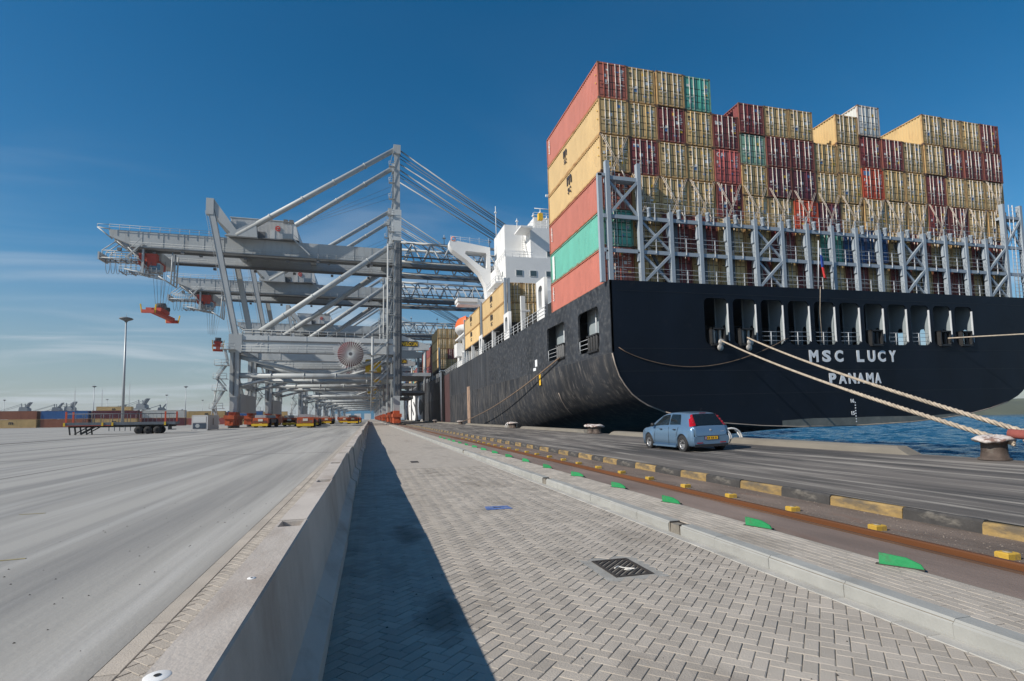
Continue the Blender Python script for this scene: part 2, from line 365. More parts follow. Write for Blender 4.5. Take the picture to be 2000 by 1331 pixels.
# rail bed
bedr = mat('rail bed', (.165, .125, .10), .95, 0, .35, 1.6, (1, .35, 1), .8, 35, dirt=((.22, .19, .16), .55, .72, 14, (1, 1, 1), .6), dirt2=((.20, .09, .05), .58, .74, 2.2, (1, .3, 1), .6), world=True)
_k = MB(); _k.add([(5.345, -60, .105), (7.93, -60, .105), (7.93, 2600, .105), (5.345, 2600, .105)], [(0, 1, 2, 3)])
kind(_k.build('rail_bed', bedr), 'structure')
slabm = mat('rail slab', (.20, .15, .125), .9, 0, .25, 1.2, (1, .25, 1), .4, 30, dirt=((.12, .06, .035), .52, .75, 1.3, (1, .3, 1), .6), world=True)
_k = MB(); _k.add([(5.35, -60, .118), (6.24, -60, .118), (6.24, 2600, .118), (5.35, 2600, .118)], [(0, 1, 2, 3)])
kind(_k.build('rail_slab', slabm), 'structure')
# loose stones in the rail bed
gm = MB()
for k in range(900):
    x = random.uniform(6.5, 7.88); y = 3+24*random.random()**1.6; r = random.uniform(.004, .013)
    gm.add([(x-r, y-r*.7, .106), (x+r, y-r*.8, .106), (x+r*.8, y+r, .106), (x-r*.7, y+r*.9, .106), (x+random.uniform(-.3, .3)*r, y, .106+r*.9)], [(0, 1, 4), (1, 2, 4), (2, 3, 4), (3, 0, 4)])
kind(gm.build('gravel', mat('ballast', (.22, .18, .15), .95, 0, .4, 30, world=True)), 'stuff')['label'] = 'small loose stones scattered in the brown rail bed'
rustm = mat('rail rust', (.10, .055, .035), .8, .1, .3, 3, (1, .1, 1), .2, 40, dirt=((.17, .09, .05), .55, .75, 2, (1, .08, 1), .6), world=True)
rl = empty('crane_rail', (6.37, 0, .1)); tag(rl, 'long rusty steel crane rail running along the quay in a brown bed', 'rail')
MB().prism([(-.042, -5, .03), (.042, -5, .03), (.042, -5, .085), (.03, -5, .1), (-.03, -5, .1), (-.042, -5, .085)], (0, 900, 0)).build('rail_head', mat('rail head', (.235, .095, .04), .45, .6, .3, 2, (1, .05, 1), world=True), rl)
MB().box(-.09, .09, -5, 895, -.01, .03).build('rail_foot', rustm, rl)
# green marker plates, yellow blocks
greenm = mat('green rubber', (.012, .25, .08), .7, 0, .2, 6, bump=.2, bs=30, dirt=((.06, .10, .06), .5, .72, 7, (1, 1, 1), .7), rnd=.15)
ys = [4.4, 6.52, 8.8, 11.0, 13.45, 15.9, 18.4, 20.8, 23.2, 25.6, 28, 30.4, 32.8, 35.2, 37.6, 40, 42.4]
gme = MB().prism([(-.012, .19, 0), (-.012, -.20, 0), (-.012, -.17, .05), (-.012, -.05, .10), (-.012, .19, .12)], (.022, 0, 0)).mesh('plate')
gbase = MB().box(-.03, .05, -.20, .22, -.01, .006).mesh('foot')
for i, y in enumerate(ys):
    e = empty('green_marker', (5.285+random.uniform(-.02, .02), y, .148)); e.rotation_euler = (0, random.uniform(-.15, .05), rad(28)+random.uniform(-.15, .15))
    tag(e, 'small green upright rubber flap beside the brick strip and crane rail', 'marker', 'green flaps along the crane rail')
    obj('flap', gme, greenm, e); obj('foot', gbase, ironm, e)
yelm = mat('yellow paint', (.50, .31, .04), .75, 0, .2, 6, dirt=((.16, .12, .07), .50, .68, 9, (1, 1, 1), .7), rnd=.08)
yme = MB().bev(-.085, .085, -.075, .075, 0, .075, .012).mesh('block'); ytop = MB().lathe([(.045, .0), (.045, .006), (.0, .006)], (0, 0, .0745), 12).mesh('bolt_cap')
for k in range(24):
    e = empty('rail_clip_block', (6.84+random.uniform(-.02, .02), 4.4+1.6*k, .105)); e.rotation_euler.z = random.uniform(-.12, .12)
    tag(e, 'small yellow painted block bolted down beside the rusty crane rail', 'block', 'yellow blocks along the crane rail')
    obj('block', yme, yelm, e); obj('bolt_cap', ytop, mat('bolt cap', (.33, .28, .2), .7, .3, .2, 9), e)
# black and yellow kerb, apron
apm = mat('apron asphalt', (.15, .133, .118), .92, 0, .25, .9, (1, .16, 1), .5, 30, dirt=((.045, .042, .041), .42, .60, .9, (1, .09, 1), .9), dirt2=((.34, .31, .27), .51, .64, 3.2, (1, .045, 1), .85), world=True)
_a = MB(); EDGE = 15.55
def apz(x): return .29+(x-8.1)*(.5-.29)/(EDGE-8.1)
_a.add([(7.985, -60, .285), (EDGE, -60, .5), (EDGE, 2600, .5), (7.985, 2600, .285)], [(0, 1, 2, 3)])
kind(_a.build('quay_apron', apm), 'structure')
qwm = mat('quay wall concrete', (.16, .15, .13), .9, 0, .3, .6, bump=.3, bs=8, world=True)
_a = MB(); _a.add([(EDGE, -60, .5), (EDGE, -60, -9), (EDGE, 2600, -9), (EDGE, 2600, .5)], [(0, 1, 2, 3)]); kind(_a.build('quay_wall', qwm), 'structure')
bk = kind(MB().box(7.945, 7.984, -60, 2600, .02, .25).build('painted_kerb', qwm), 'structure')
kym = mat('kerb yellow', (.31, .205, .075), .85, 0, .3, 3, dirt=((.11, .09, .065), .44, .64, 3.5, (1, .5, 1.5), .9), rnd=.12, bump=.3, bs=30)
kbm = mat('kerb black', (.05, .047, .045), .85, 0, .3, 3, dirt=((.22, .2, .17), .54, .72, 4, (1, .5, 1.5), .7), rnd=.15, bump=.3, bs=30)
kme = MB(); kme.add([(-.05, .003, -.2), (.075, .003, -.2), (.075, 1.24, -.2), (-.05, 1.24, -.2), (-.03, .003, .155), (.075, .003, .184), (.075, 1.24, .184), (-.03, 1.24, .155), (.0, .003, .184), (.0, 1.24, .184)],
                    [(0, 1, 5, 8, 4), (3, 7, 9, 6, 2), (0, 4, 7, 3), (4, 8, 9, 7), (8, 5, 6, 9)]); kme = kme.mesh('kerb_block')
ky_ = 2.6
for k in range(110):
    ln_ = random.uniform(1.02, 1.45)
    o = obj('kerb_block', kme, kym if k % 2 else kbm, bk); o.location = (7.93+random.uniform(-.012, .012), ky_, .105+random.uniform(-.022, .006)); o.scale.y = ln_/1.245; o.rotation_euler = (random.uniform(-.012, .012), 0, random.uniform(-.01, .01)); ky_ += ln_
# quay edge beam pieces with gaps at the bollards
ebm = mat('edge beam', (.185, .165, .135), .9, 0, .2, 1.2, (1, .3, 1), .3, 25, dirt=((.09, .085, .07), .52, .72, 1.2, (1, .3, 1), .7), world=True)
segs = [(-8, 3.0), (12.0, 20.6), (22.2, 32.6), (36.6, 54.5), (59, 88), (95, 128), (134, 170), (176, 300)]
for k, (a, b) in enumerate(segs):
    e = MB(); P = [(15.02, .46), (15.10, .66), (15.22, .72), (EDGE+.02, .72), (EDGE+.02, .46)]
    rows = [[(x, a+(.0 if i == 0 else .0), .47 if True else z) for x, z in P] for i in (0,)]
    e.add([(x, a+.55*(z-.46)/.26, z) for x, z in P]+[(x, b-.55*(z-.46)/.26, z) for x, z in P], [(4, 3, 2, 1, 0), (5, 6, 7, 8, 9)]+[(i, i+1, 6+i, 5+i) for i in range(4)])
    lab = ['between the quayside bollard and the ladder rails by the car', 'between the car and the white topped bollard pair', 'beside the ship, past the bollard pair'][min(k-1, 2)] if 1 <= k <= 3 else 'farther along the quay below the ship'
    tag(e.build('quay_edge_beam', ebm), 'low mossy concrete edge beam '+lab, 'edge beam', 'quay edge beams')
# bollards
bolm = mat('bollard iron', (.10, .075, .062), .75, .3, .35, 4, bump=.4, bs=18, dirt=((.16, .15, .13), .55, .7, 3, (1, 1, 2), .8))
bolw = mat('bollard white paint', (.52, .47, .44), .8, 0, .2, 6, bump=.8, bs=9, dirt=((.17, .085, .06), .50, .60, 5, (1, 1, 1), .9))
def bollard(parent, dx, dy, tilt=0):
    p = MB().lathe([(.34, 0), (.34, .05), (.29, .06), (.27, .2), (.265, .40), (.30, .46)], (dx, dy, 0), 20).build('post', bolm, parent)
    m_ = MB(); rows = []
    for rr, h, sx in ((.0, .60, 1), (.2, .61, 1), (.36, .57, 1), (.44, .52, 1), (.42, .47, 1), (.28, .45, 1)):
        rows.append([(dx+rr*math.cos(a)*(1.0+.25*abs(math.cos(a))), dy+rr*math.sin(a)*.95, h+.03*math.sin(3*a+dx)+.018*math.sin(7*a+dy)) for a in [2*math.pi*k/18 for k in range(18)]])
    m_.grid(rows, True, True); m_.build('cap', bolw, parent)
for i, (x, y, n, lab) in enumerate(((15.32, 10.0, 1, 'rusty iron mooring bollard with flaking white cap holding two ship ropes'), (15.05, 34.4, 2, 'pair of short bollards with white caps on the quay edge beneath the stern'),
                                   (15.0, 56.6, 2, 'white capped bollard pair next to the white ladder rails below the hull'), (14.9, 91.5, 2, 'white capped bollard pair holding the brown ropes near the gangway'), (15.0, 131, 2, 'far white capped bollard pair beside the big letters'), (15.0, 173, 2, 'farthest small bollard pair on the quay by the letter S'))):
    e = empty('mooring_bollard', (x, y, .5)); tag(e, lab, 'bollard')
    bollard(e, 0, 0)
    if n == 2: bollard(e, 0, 1.0)
e = empty('mooring_bollard', (15.40, 8.9, .5)); tag(e, 'second iron bollard next to the rusty one, taking the spliced rope end', 'bollard'); bollard(e, 0, 0)
# ladder hand rails
whm = mat('white rail paint', (.72, .70, .67), .6, 0, .1, 6, dirt=((.3, .25, .2), .62, .75, 8, (1, 1, 1), .6))
for i, (y, lab) in enumerate(((20.4, 'white curved quay ladder rails just ahead of the parked car'), (57.9, 'small white curved quay ladder rails below the dark hull side'))):
    e = empty('ladder_rails', (EDGE-.35, y, .5)); tag(e, lab, 'ladder rails')
    for d in (-.35, .35):
        pts = [(-.75+1.15*(1-math.cos(math.pi*t_/12))/2, d+.25*math.sin(math.pi*t_/12)*(1 if d > 0 else -1)*.2, .62*math.sin(math.pi*t_/12)**.7 if t_ < 12 else 0) for t_ in range(13)]
        MB().path(pts, .04, 8).build('rail', whm, e)
        MB().path([(.05, d, .57), (.28, d, .30), (.45, d, -.4)], .035, 8).build('brace', whm, e)
# water and the far bank
wm = bpy.data.materials.new('water'); wm.use_nodes = True; t = wm.node_tree; b = t.nodes['Principled BSDF']
b.inputs['Base Color'].default_value = (.006, .07, .14, 1); b.inputs['Roughness'].default_value = .08; b.inputs['IOR'].default_value = 1.33
gn = t.nodes.new('ShaderNodeNewGeometry'); bn = t.nodes.new('ShaderNodeBump'); bn.inputs['Strength'].default_value = 1; bn.inputs['Distance'].default_value = 1.1
a1 = t.nodes.new('ShaderNodeMapping'); a1.inputs['Scale'].default_value = (.5, 1.1, 1); t.links.new(gn.outputs['Position'], a1.inputs[0])
a2 = t.nodes.new('ShaderNodeTexNoise'); a2.inputs['Scale'].default_value = .9; a2.inputs['Detail'].default_value = 6; a2.inputs['Roughness'].default_value = .6; t.links.new(a1.outputs[0], a2.inputs[0])
t.links.new(a2.outputs[0], bn.inputs['Height']); t.links.new(bn.outputs[0], b.inputs['Normal'])
wr_ = random.Random(5); WV = [(wr_.uniform(.7, 4.2), wr_.uniform(-.7, .7), wr_.uniform(0, 6.3)) for _ in range(30)]
def wave(x, y):
    z = 0
    for k_, a_, p_ in WV: z += .040/k_**.9*math.sin(k_*(x*math.sin(a_)+y*math.cos(a_))+p_)
    return -3.4+z
def wgrid(x0, x1, nx_, y0, y1, ny_):
    g_ = MB(); rows = []
    for i in range(nx_+1):
        x = x0+(x1-x0)*(i/nx_)**1.9; am = 1+.8*i/nx_
        rows.append([(x, y, -3.4+(wave(x, y)+3.4)*am) for y in [y0+(y1-y0)*(j/ny_)**1.4 for j in range(ny_, -1, -1)]])
    return g_.grid(rows)
_w = wgrid(EDGE, 480, 300, -10, 330, 420)
_w.add([(EDGE, 330, -3.42), (480, 330, -3.42), (480, 5000, -3.42), (EDGE, 5000, -3.42), (480, -300, -3.42), (4000, -300, -3.42), (4000, 5000, -3.42), (EDGE, -300, -3.42), (480, -10, -3.42), (EDGE, -10, -3.42)], [(0, 1, 2, 3), (4, 5, 6, 2), (7, 4, 8, 9)])
kind(_w.build('water', wm), 'structure')
bank = mat('far bank', (.10, .11, .07), .9, 0, .3, .01, world=True)
_w = MB(); rows = []
for k in range(61):
    x = 350+k*50; h = 15+3*math.sin(k*1.7)+2*math.sin(k*.6)
    rows.append([(x, 460, -3.5), (x, 470, 1.5), (x, 500, h), (x, 700, h)])
_w.grid(rows); kind(_w.build('far_bank', bank), 'structure')
# ---------------------------------------------------------------- barrier wall
barm = mat('barrier concrete', (.50, .445, .39), .85, 0, .10, 1.5, (1, .5, 1), .25, 40, dirt=((.27, .21, .165), .48, .70, 1.4, (1.5, .6, .35), .65), dirt2=((.50, .47, .43), .62, .76, 7, (1, 1, .4), .5), rnd=.04, world=True)
def bsec(notch=False):
    h = .32; r = [(-h, 0), (h, 0), (h, .16), (.19, .26), (.115, .9-.012), (.105, .9)]
    l = [(-.105, .9), (-.115, .9-.012), (-.19, .26), (-h, .16)]
    if notch: return r+[(.085, .9), (.075, .78), (-.075, .78), (-.085, .9)]+l
    return r+l
def barrier_mesh(ln=3.09):
    m_ = MB(); m_.prism([(x, 0, z) for x, z in bsec()][::-1], (0, ln-.30, 0)); m_.prism([(x, ln-.30, z) for x, z in bsec(True)][::-1], (0, .30-.02, 0)); m_.prism([(x*.99, ln-.02, z*.99) for x, z in bsec()][::-1], (0, .02, 0))
    return m_.mesh('barrier')
bme = barrier_mesh()
ringm = mat('white sealing paint', (.75, .74, .72), .7, 0, .1, 9)
yv = 5.0-3.1*3; k = 0
ringme = MB().lathe([(.0, .002), (.045, .003), (.052, .0)], (0, 0, 0), 14).mesh('ring'); holeme = MB().lathe([(.0, .0045), (.014, .0045)], (0, 0, 0), 10).mesh('hole')
while yv < 260:
    e = empty('concrete_barrier', (-.615+random.uniform(-.03, .03)*(1 if yv > 3 else .1), yv, 0)); e.rotation_euler.z = random.uniform(-.006, .006)*(1 if yv > 1.5 else .1)
    tag(e, 'concrete barrier block with white sealed plugs in its top, opposite the drain grate' if 1 < yv < 4 else 'pale concrete barrier block in the long wall between yard and paved road', 'barrier', 'concrete barrier blocks in a row')
    obj('body', bme, barm, e)
    if 1 < yv < 4:
        for f_ in (.22, 1.34):
            o = obj('lifting_eye_plug', ringme, ringm, e); o.location = (-.06 if f_ < 1 else .01, f_, .9005); s_ = .8 if f_ < 1 else .42; o.scale = (s_, s_*1.1, 1)
            obj('hole', holeme, mat('hole black', (.02, .02, .02), .9, 0, 0), o)
    yv += 3.1; k += 1
# ---------------------------------------------------------------- parked car
paint = mat('car paint', (.15, .25, .37), .28, .45, .03, .8, spec=.5)
paint.node_tree.nodes['Principled BSDF'].inputs['Coat Weight'].default_value = .6; paint.node_tree.nodes['Principled BSDF'].inputs['Coat Roughness'].default_value = .08
glassc = mat('car glass', (.010, .015, .019), .03, 0, 0, spec=.5)
blackp = mat('black plastic', (.02, .02, .022), .6, 0, .1, 9)
redl = mat('tail light red', (.33, .006, .012), .12, 0, .25, 14)
rubber = mat('tyre rubber', (.022, .022, .023), .85, 0, .2, 9)
silver = mat('wheel silver', (.62, .62, .63), .35, .7, .05, 9)
car = empty('parked_car', (11.93, 17.0, .372)); tag(car, 'small blue five door hatchback parked on the quay apron seen from behind', 'car')
car.rotation_euler = (0, -math.atan2(.21, 7.45), rad(-.6))
LEN = 4.03
def lin(pts, y):
    if y <= pts[0][0]: return pts[0][1]
    for (a, b_), (c, d) in zip(pts, pts[1:]):
        if y <= c: t_ = (y-a)/(c-a); return b_+(d-b_)*t_
    return pts[-1][1]
def smo(pts, y, e=.05): return (lin(pts, y-e)+2*lin(pts, y)+lin(pts, y+e))/4
TOP = [(0, .60), (.02, .84), (.06, .94), (.12, 1.0), (.44, 1.40), (.52, 1.435), (.95, 1.475), (1.45, 1.49), (1.9, 1.47), (2.25, 1.41), (2.6, 1.25), (3.05, 1.0), (3.2, .95), (3.6, .86), (3.85, .76), (3.98, .62), (4.03, .48)]
HW = [(0, .70), (.05, .775), (.15, .815), (.5, .838), (1.2, .845), (2.8, .845), (3.4, .825), (3.75, .77), (3.95, .66), (4.03, .55)]
RW = [(0, .66), (.12, .64), (.44, .515), (1.0, .55), (1.6, .565), (2.25, .53), (3.05, .66), (3.6, .66), (4.03, .5)]
WHY = (.62, 3.13); WR = .305
def sec(y):
    zt = smo(TOP, y, .03) if .1 < y < 3.9 else lin(TOP, y); w_ = smo(HW, y); rw = min(smo(RW, y), w_-.03)
    arch = 0
    for wy in WHY:
        d = abs(y-wy)
        if d < .375: arch = max(arch, .30+math.sqrt(.375**2-d*d))
    zb = max(.20 if .25 < y < 3.8 else .25, arch); belt = min(lin([(0, .93), (1, .96), (2.9, .90), (4, .8)], y), zt-.04)
    zm = min(.55, zt-.12)
    fl = .018 if arch > .25 else 0     # flared arch lip
    return [(0, max(.2, zb*.0+.2)), (w_-.10, max(.2, zb-.02)), (w_-.03+fl, zb), (w_+fl, max(zm-.10, zb+.02)), (w_+fl*.4, max(zm, zb+.035)), (w_-.012, max(min(.78, belt-.05), zb+.05)), (w_-.045, belt), (w_-.075, belt+.02 if zt > belt+.1 else belt+.01), (rw+.05, zt-.055 if zt > belt+.12 else min(zt-.02, belt+.02)), (rw-.06, zt-.018), (rw*.5, zt-.004), (0, zt)]
stn = sorted(set([0, .02, .04, .06, .09, .12, .16, .2]+[WHY[0]+math.cos(a)*.375 for a in [math.pi*k/14 for k in range(15)]]+[WHY[1]+math.cos(a)*.375 for a in [math.pi*k/14 for k in range(15)]]+[.44, .52, 1.1, 1.25, 1.4, 1.55, 1.7, 1.9, 2.1, 2.25, 2.4, 2.6, 2.7, 3.6, 3.7, 3.8, 3.88, 3.94, 3.98, 4.01, 4.03]))
body = MB()
for sg in (-1, 1):
    rows = [[(sg*x, y, z) for x, z in (sec(y) if sg > 0 else sec(y)[::1])] for y in stn]
    if sg < 0: rows = rows[::-1]
    body.grid(rows, True)
    for y in (0, 4.03):
        s_ = sec(y); pts = [(sg*x, y, z) for x, z in s_]; body.add(pts, [tuple(range(len(pts)))], False)
bo = body.build('body', paint, car)
def side_patch(sg, y0, y1, k0=7, t0=.10, t1=.93, off=.006, ny=8, fn=None):
    rows = []
    for i in range(ny+1):
        r = []
        for j in range(5):
            tt = t0+(t1-t0)*j/4; yy = y0+(y1-y0)*i/ny
            if fn: yy = fn(i/ny, j/4)
            a = sec(yy)[7]; c = sec(yy)[8]
            r.append((sg*(a[0]+(c[0]-a[0])*tt+off+.018*math.sin(math.pi*tt)), yy, a[1]+(c[1]-a[1])*tt))
        rows.append(r)
    return MB().grid(rows if sg < 0 else rows[::-1])
for sg in (-1, 1):
    side_patch(sg, .80, 1.50, fn=lambda u, v: (.78+.14*v)+(1.52-.02*v-(.78+.14*v))*u).build('rear_window', glassc, car)
    side_patch(sg, 1.6, 2.8, fn=lambda u, v: 1.60+(.02*v)+(2.84-.62*v-1.60)*u).build('front_window', glassc, car)
# rear screen and lamps follow the hatch slope
def hatch(y0, y1, x0f, x1f, off=.012, n=6, m=8):
    rows = []
    for i in range(n+1):
        yy = y0+(y1-y0)*i/n; zt = lin(TOP, yy); x0, x1 = x0f(i/n), x1f(i/n)
        rows.append([(x0+(x1-x0)*j/m, yy-off*.8-.012*(1-((x0+(x1-x0)*j/m)/.7)**2), zt-.004*0+off*.6-.10*abs((x0+(x1-x0)*j/m)/.7)**4*.3) for j in range(m+1)])
    return MB().grid(rows)
hatch(.10, .425, lambda u: -.56+.085*u, lambda u: .56-.085*u, .02).build('rear_screen', glassc, car)
for sg in (-1, 1):
    m_ = MB(); rows = []
    for i in range(7):
        u = i/6; yy = .085+.335*u; zt = lin(TOP, yy)+.004; xi = .57-.085*u; xo = .735-.20*u
        rows.append([(sg*xi, yy-.022, zt+.01), (sg*(xi*.5+xo*.5), yy-.014, zt+.0), (sg*xo, yy+.012, zt-.015), (sg*(xo+.03), yy+.10, zt-.035)])
    m_.grid(rows if sg > 0 else [r for r in rows[::-1]]); tl = m_.build('tail_light', redl, car)
    for u in (.28, .52, .76):
        yy = .085+.335*u; zt = lin(TOP, yy); x_ = sg*(.645-.14*u)
        MB().lathe([(.0, -.006), (.035, -.004), (.04, .002)], (0, 0, 0), 10, 'y').build('lamp_cell', mat('lamp cell', (.45, .03, .035), .2, 0, 0), tl).location = (x_, yy-.022, zt+.008)
MB().box(-.13, .13, .455, .475, 1.412, 1.432).build('brake_lamp', redl, car)
# tailgate seams, bumper, plate, badges
seam = mat('panel gap', (.012, .014, .018), .9, 0, 0)
def strip(pts, r, name, m_=seam): return MB().path(pts, r, 5).build(name, m_, car)
strip([(-.66, .045, .86), (-.63, .012, .66), (-.57, -.002, .60), (.57, -.002, .60), (.63, .012, .66), (.66, .045, .86)], .006, 'tailgate_gap')
MB().prism([(-.66, -.004, .20), (.66, -.004, .20), (.70, -.006, .30), (-.70, -.006, .30)], (0, .06, 0)).build('bumper_valance', blackp, car)
for sg in (-1, 1): MB().box(sg*.36 if sg > 0 else -.60, .60 if sg > 0 else -.36, -.014, .0, .335, .365).build('reflector', redl, car)
MB().box(-.29, .30, -.012, .0, .455, .585).build('plate_recess', blackp, car)
pl = MB().box(-.26, .26, -.02, -.012, .465, .575).build('number_plate', mat('plate yellow', (.80, .44, .02), .5, 0, .05, 9), car)
MB().box(-.26, -.215, -.022, -.0195, .465, .575).build('plate_band', mat('plate blue', (.02, .08, .4), .5, 0, 0), pl)
for x_ in (-.17, -.10, .0, .07, .17): MB().box(x_-.022, x_+.022, -.0225, -.0195, .488, .552).build('plate_mark', mat('plate ink', (.12, .07, .02), .6, 0, 0), pl)
MB().lathe([(.0, -.012), (.04, -.01), (.05, 0)], (.0, .018, .80), 14, 'y').build('badge', silver, car)
MB().box(.40, .56, .012, .022, .735, .755).build('script_badge', silver, car)
for sg in (-1, 1):
    x_ = sg*.846
    strip([(x_, 1.53, .24), (sg*.852, 1.53, .60), (sg*.815, 1.54, .93)], .005, 'door_gap'); strip([(x_, 2.62, .34), (sg*.852, 2.60, .60), (sg*.815, 2.55, .92)], .005, 'door_gap')
    strip([(sg*.85, .98, .55), (sg*.848, .93, .72), (sg*.815, .86, .93)], .005, 'door_gap')
    for y_ in (1.02, 2.0): MB().path([(sg*.845, y_-.0, .835), (sg*.875, y_+.05, .84), (sg*.875, y_+.12, .84), (sg*.845, y_+.17, .835)], .018, 6).build('door_handle', blackp, car)
    m_ = MB(); m_.grid([[(sg*(.80+.10*u), 2.62+.09*math.sin(a)*s_, 1.0+.075*math.cos(a)*s_) for a in [2*math.pi*k/10 for k in range(10)]] for u, s_ in ((.3, .5), (.7, 1), (1.2, 1.05), (1.6, .9), (1.75, .4))], True, True); m_.build('mirror', blackp, car)
    MB().box(min(sg*.80, sg*.865), max(sg*.80, sg*.865), 1.02, 2.72, .17, .235).build('sill', paint, car)
    MB().box(min(sg*.70, sg*.83), max(sg*.70, sg*.83), 1.0, 1.02, .2, .3).build('mud_flap', blackp, car)
MB().path([(0, .62, 1.44), (0, .52, 1.60)], .006, 5).build('antenna', blackp, car)
MB().path([(.05, .22, 1.02), (.05, .26, 1.12), (.05, .27, 1.16)], .03, 7).build('dashboard_toy', mat('toy brown', (.45, .2, .1), .8, 0, .1, 9), car)
tyme = MB().lathe([(.19, -.085), (.27, -.095), (.30, -.08), (.305, -.04), (.305, .04), (.30, .08), (.27, .095), (.19, .085)], (0, 0, 0), 28, 'x').mesh('tyre')
rimm = MB().lathe([(.205, -.03), (.205, .055), (.195, .075), (.185, .055), (.175, .02)], (0, 0, 0), 28, 'x').lathe([(.0, .05), (.04, .05), (.05, .035), (.055, .01)], (0, 0, 0), 12, 'x')
for k in range(11):
    a = 2*math.pi*k/11; rimm.beam((.035, .045*math.cos(a), .045*math.sin(a)), (.05, .19*math.cos(a), .19*math.sin(a)), .026, .03, (1, 0, 0))
rimm = rimm.mesh('rim'); hubm = MB().lathe([(.0, -.05), (.19, -.05)], (0, 0, 0), 16, 'x').mesh('brake_disc')
for sg in (-1, 1):
    for wy in WHY:
        e = empty('wheel', (sg*.745, wy, WR), car)
        if sg < 0: e.rotation_euler.z = math.pi
        obj('tyre', tyme, rubber, e); obj('rim', rimm, silver, e); obj('brake_disc', hubm, blackp, e)
MB().box(-.62, .62, .3, 3.7, .19, .5).build('underbody', blackp, car)
for wy in WHY: MB().box(-.80, .80, wy-.36, wy+.36, .30, .66).build('wheel_well', blackp, car)
# ---------------------------------------------------------------- ship frame
HEEL = rad(1.0); SO = Vector((16.65, 36.05, 11.47))
EX = Vector((math.cos(HEEL), 0, math.sin(HEEL))); EZ = Vector((-math.sin(HEEL), 0, math.cos(HEEL)))
SM = Matrix(((EX.x, 0, EZ.x, SO.x), (EX.y, 1, EZ.y, SO.y), (EX.z, 0, EZ.z, SO.z), (0, 0, 0, 1)))
def sw(x, y, z): return SM @ Vector((x, y, z))
BEAM = 42.5; CX = BEAM/2
hullm = mat('hull paint', (.005, .0085, .0155), .5, 0, .3, .3, (1, .6, .15), .5, .45, dirt=((.105, .095, .085), .60, .80, .9, (1, 1.3, .14), .14), dirt2=((.13, .115, .10), .68, .84, 2.4, (1, 1.6, .22), .12), spec=.22)
hullside = mat('hull side paint', (.030, .034, .041), .55, 0, .35, .25, (1, .6, .5), .12, .7, dirt=((.12, .12, .122), .48, .66, 2.2, (1, 1, .05), .6), dirt2=((.012, .013, .016), .52, .70, 1.3, (1, 1, .07), .7), spec=.3)
hullscuff = mat('scuffed lower hull', (.028, .031, .037), .6, 0, .35, .3, (1, .6, .5), .12, .7, dirt=((.098, .092, .086), .48, .66, 1.6, (1, 1, .14), .75), dirt2=((.27, .25, .23), .58, .70, 3.0, (1, 1.2, .15), .6), spec=.25)
greym = mat('ship grey paint', (.30, .345, .39), .55, 0, .06, 1.5, dirt=((.22, .16, .12), .66, .78, 2, (1, 1, .4), .5))
dgrey = mat('mooring deck grey', (.09, .105, .12), .65, 0, .12, 1, dirt=((.08, .06, .05), .6, .76, 1.5, (1, 1, .4), .6))
white = mat('ship white paint', (.70, .70, .69), .5, 0, .04, .6, dirt=((.5, .47, .42), .62, .8, .8, (1, 1, .25), .5))
lett = mat('white lettering', (.72, .74, .76), .6, 0, .06, 2)
darkm = mat('dark machinery', (.028, .029, .03), .6, .2, .2, 3)
ship = empty('container_ship', mw=SM); tag(ship, 'huge black hulled container ship moored stern first along the quay', 'ship')
TY = -1.2
def prof(k, zs_, zb_, n=16, half=CX+.2):
    """half section from deck edge to keel: vertical side to zs_, then a rounded bilge to zb_ at the centre."""
    pts = [(-.2, 0), (-.2, -5.2)]
    if zs_ < -5.21: pts.append((-.2, zs_))
    else: pts.append((-.2, -5.25))
    for i in range(1, n+1):
        t_ = i/n; a = t_*math.pi/2
        pts.append((-.2+half*(1-math.cos(a)**k) , zs_+(zb_-zs_)*math.sin(a)**(2/k if k > 1 else 1)))
    return pts
def tsec(y):
    # measured transom curve at the stern, deepening forward
    base = [(-.2, -5.2), (-.2, -5.3), (.0, -6.1), (.29, -6.95), (.7, -7.6), (1.23, -8.25), (1.8, -8.7), (2.42, -9.08), (3.84, -9.64), (6, -10.15), (8.77, -10.6), (12, -10.9), (15.5, -11.1), (CX, -11.2)]
    full_ = [(-.2, -5.2), (-.2, -9), (-.2, -12), (-.2, -14), (-.2, -15.2), (-.1, -16.2), (.2, -17), (.7, -17.7), (1.6, -18.2), (3, -18.4), (6, -18.5), (10, -18.5), (15, -18.5), (CX, -18.5)]
    t_ = max(0, min(1, (y-TY)/75)); t_ = t_**1.35
    return [(a[0]+(b_[0]-a[0])*t_, a[1]+(b_[1]-a[1])*t_) for a, b_ in zip(base, full_)]
ysn = [TY, 0, 2, 4, 7, 10, 14, 19, 25, 32, 40, 50, 62, 76, 100, 140, 200, 260, 285]
low = MB()
def bowx(y): return 0 if y < 240 else (CX-.5)*((y-240)/80)**2.2
rows = []
for y in ysn:
    s_ = tsec(y); rows.append([(x+bowx(y)*(1-(x+.2)/(CX+.2)), y, z) for x, z in s_]+[(BEAM-x-bowx(y)*(1-(x+.2)/(CX+.2)), y, z) for x, z in s_[::-1]])
low.grid(rows, True); low.build('hull_bottom', hullscuff, ship)
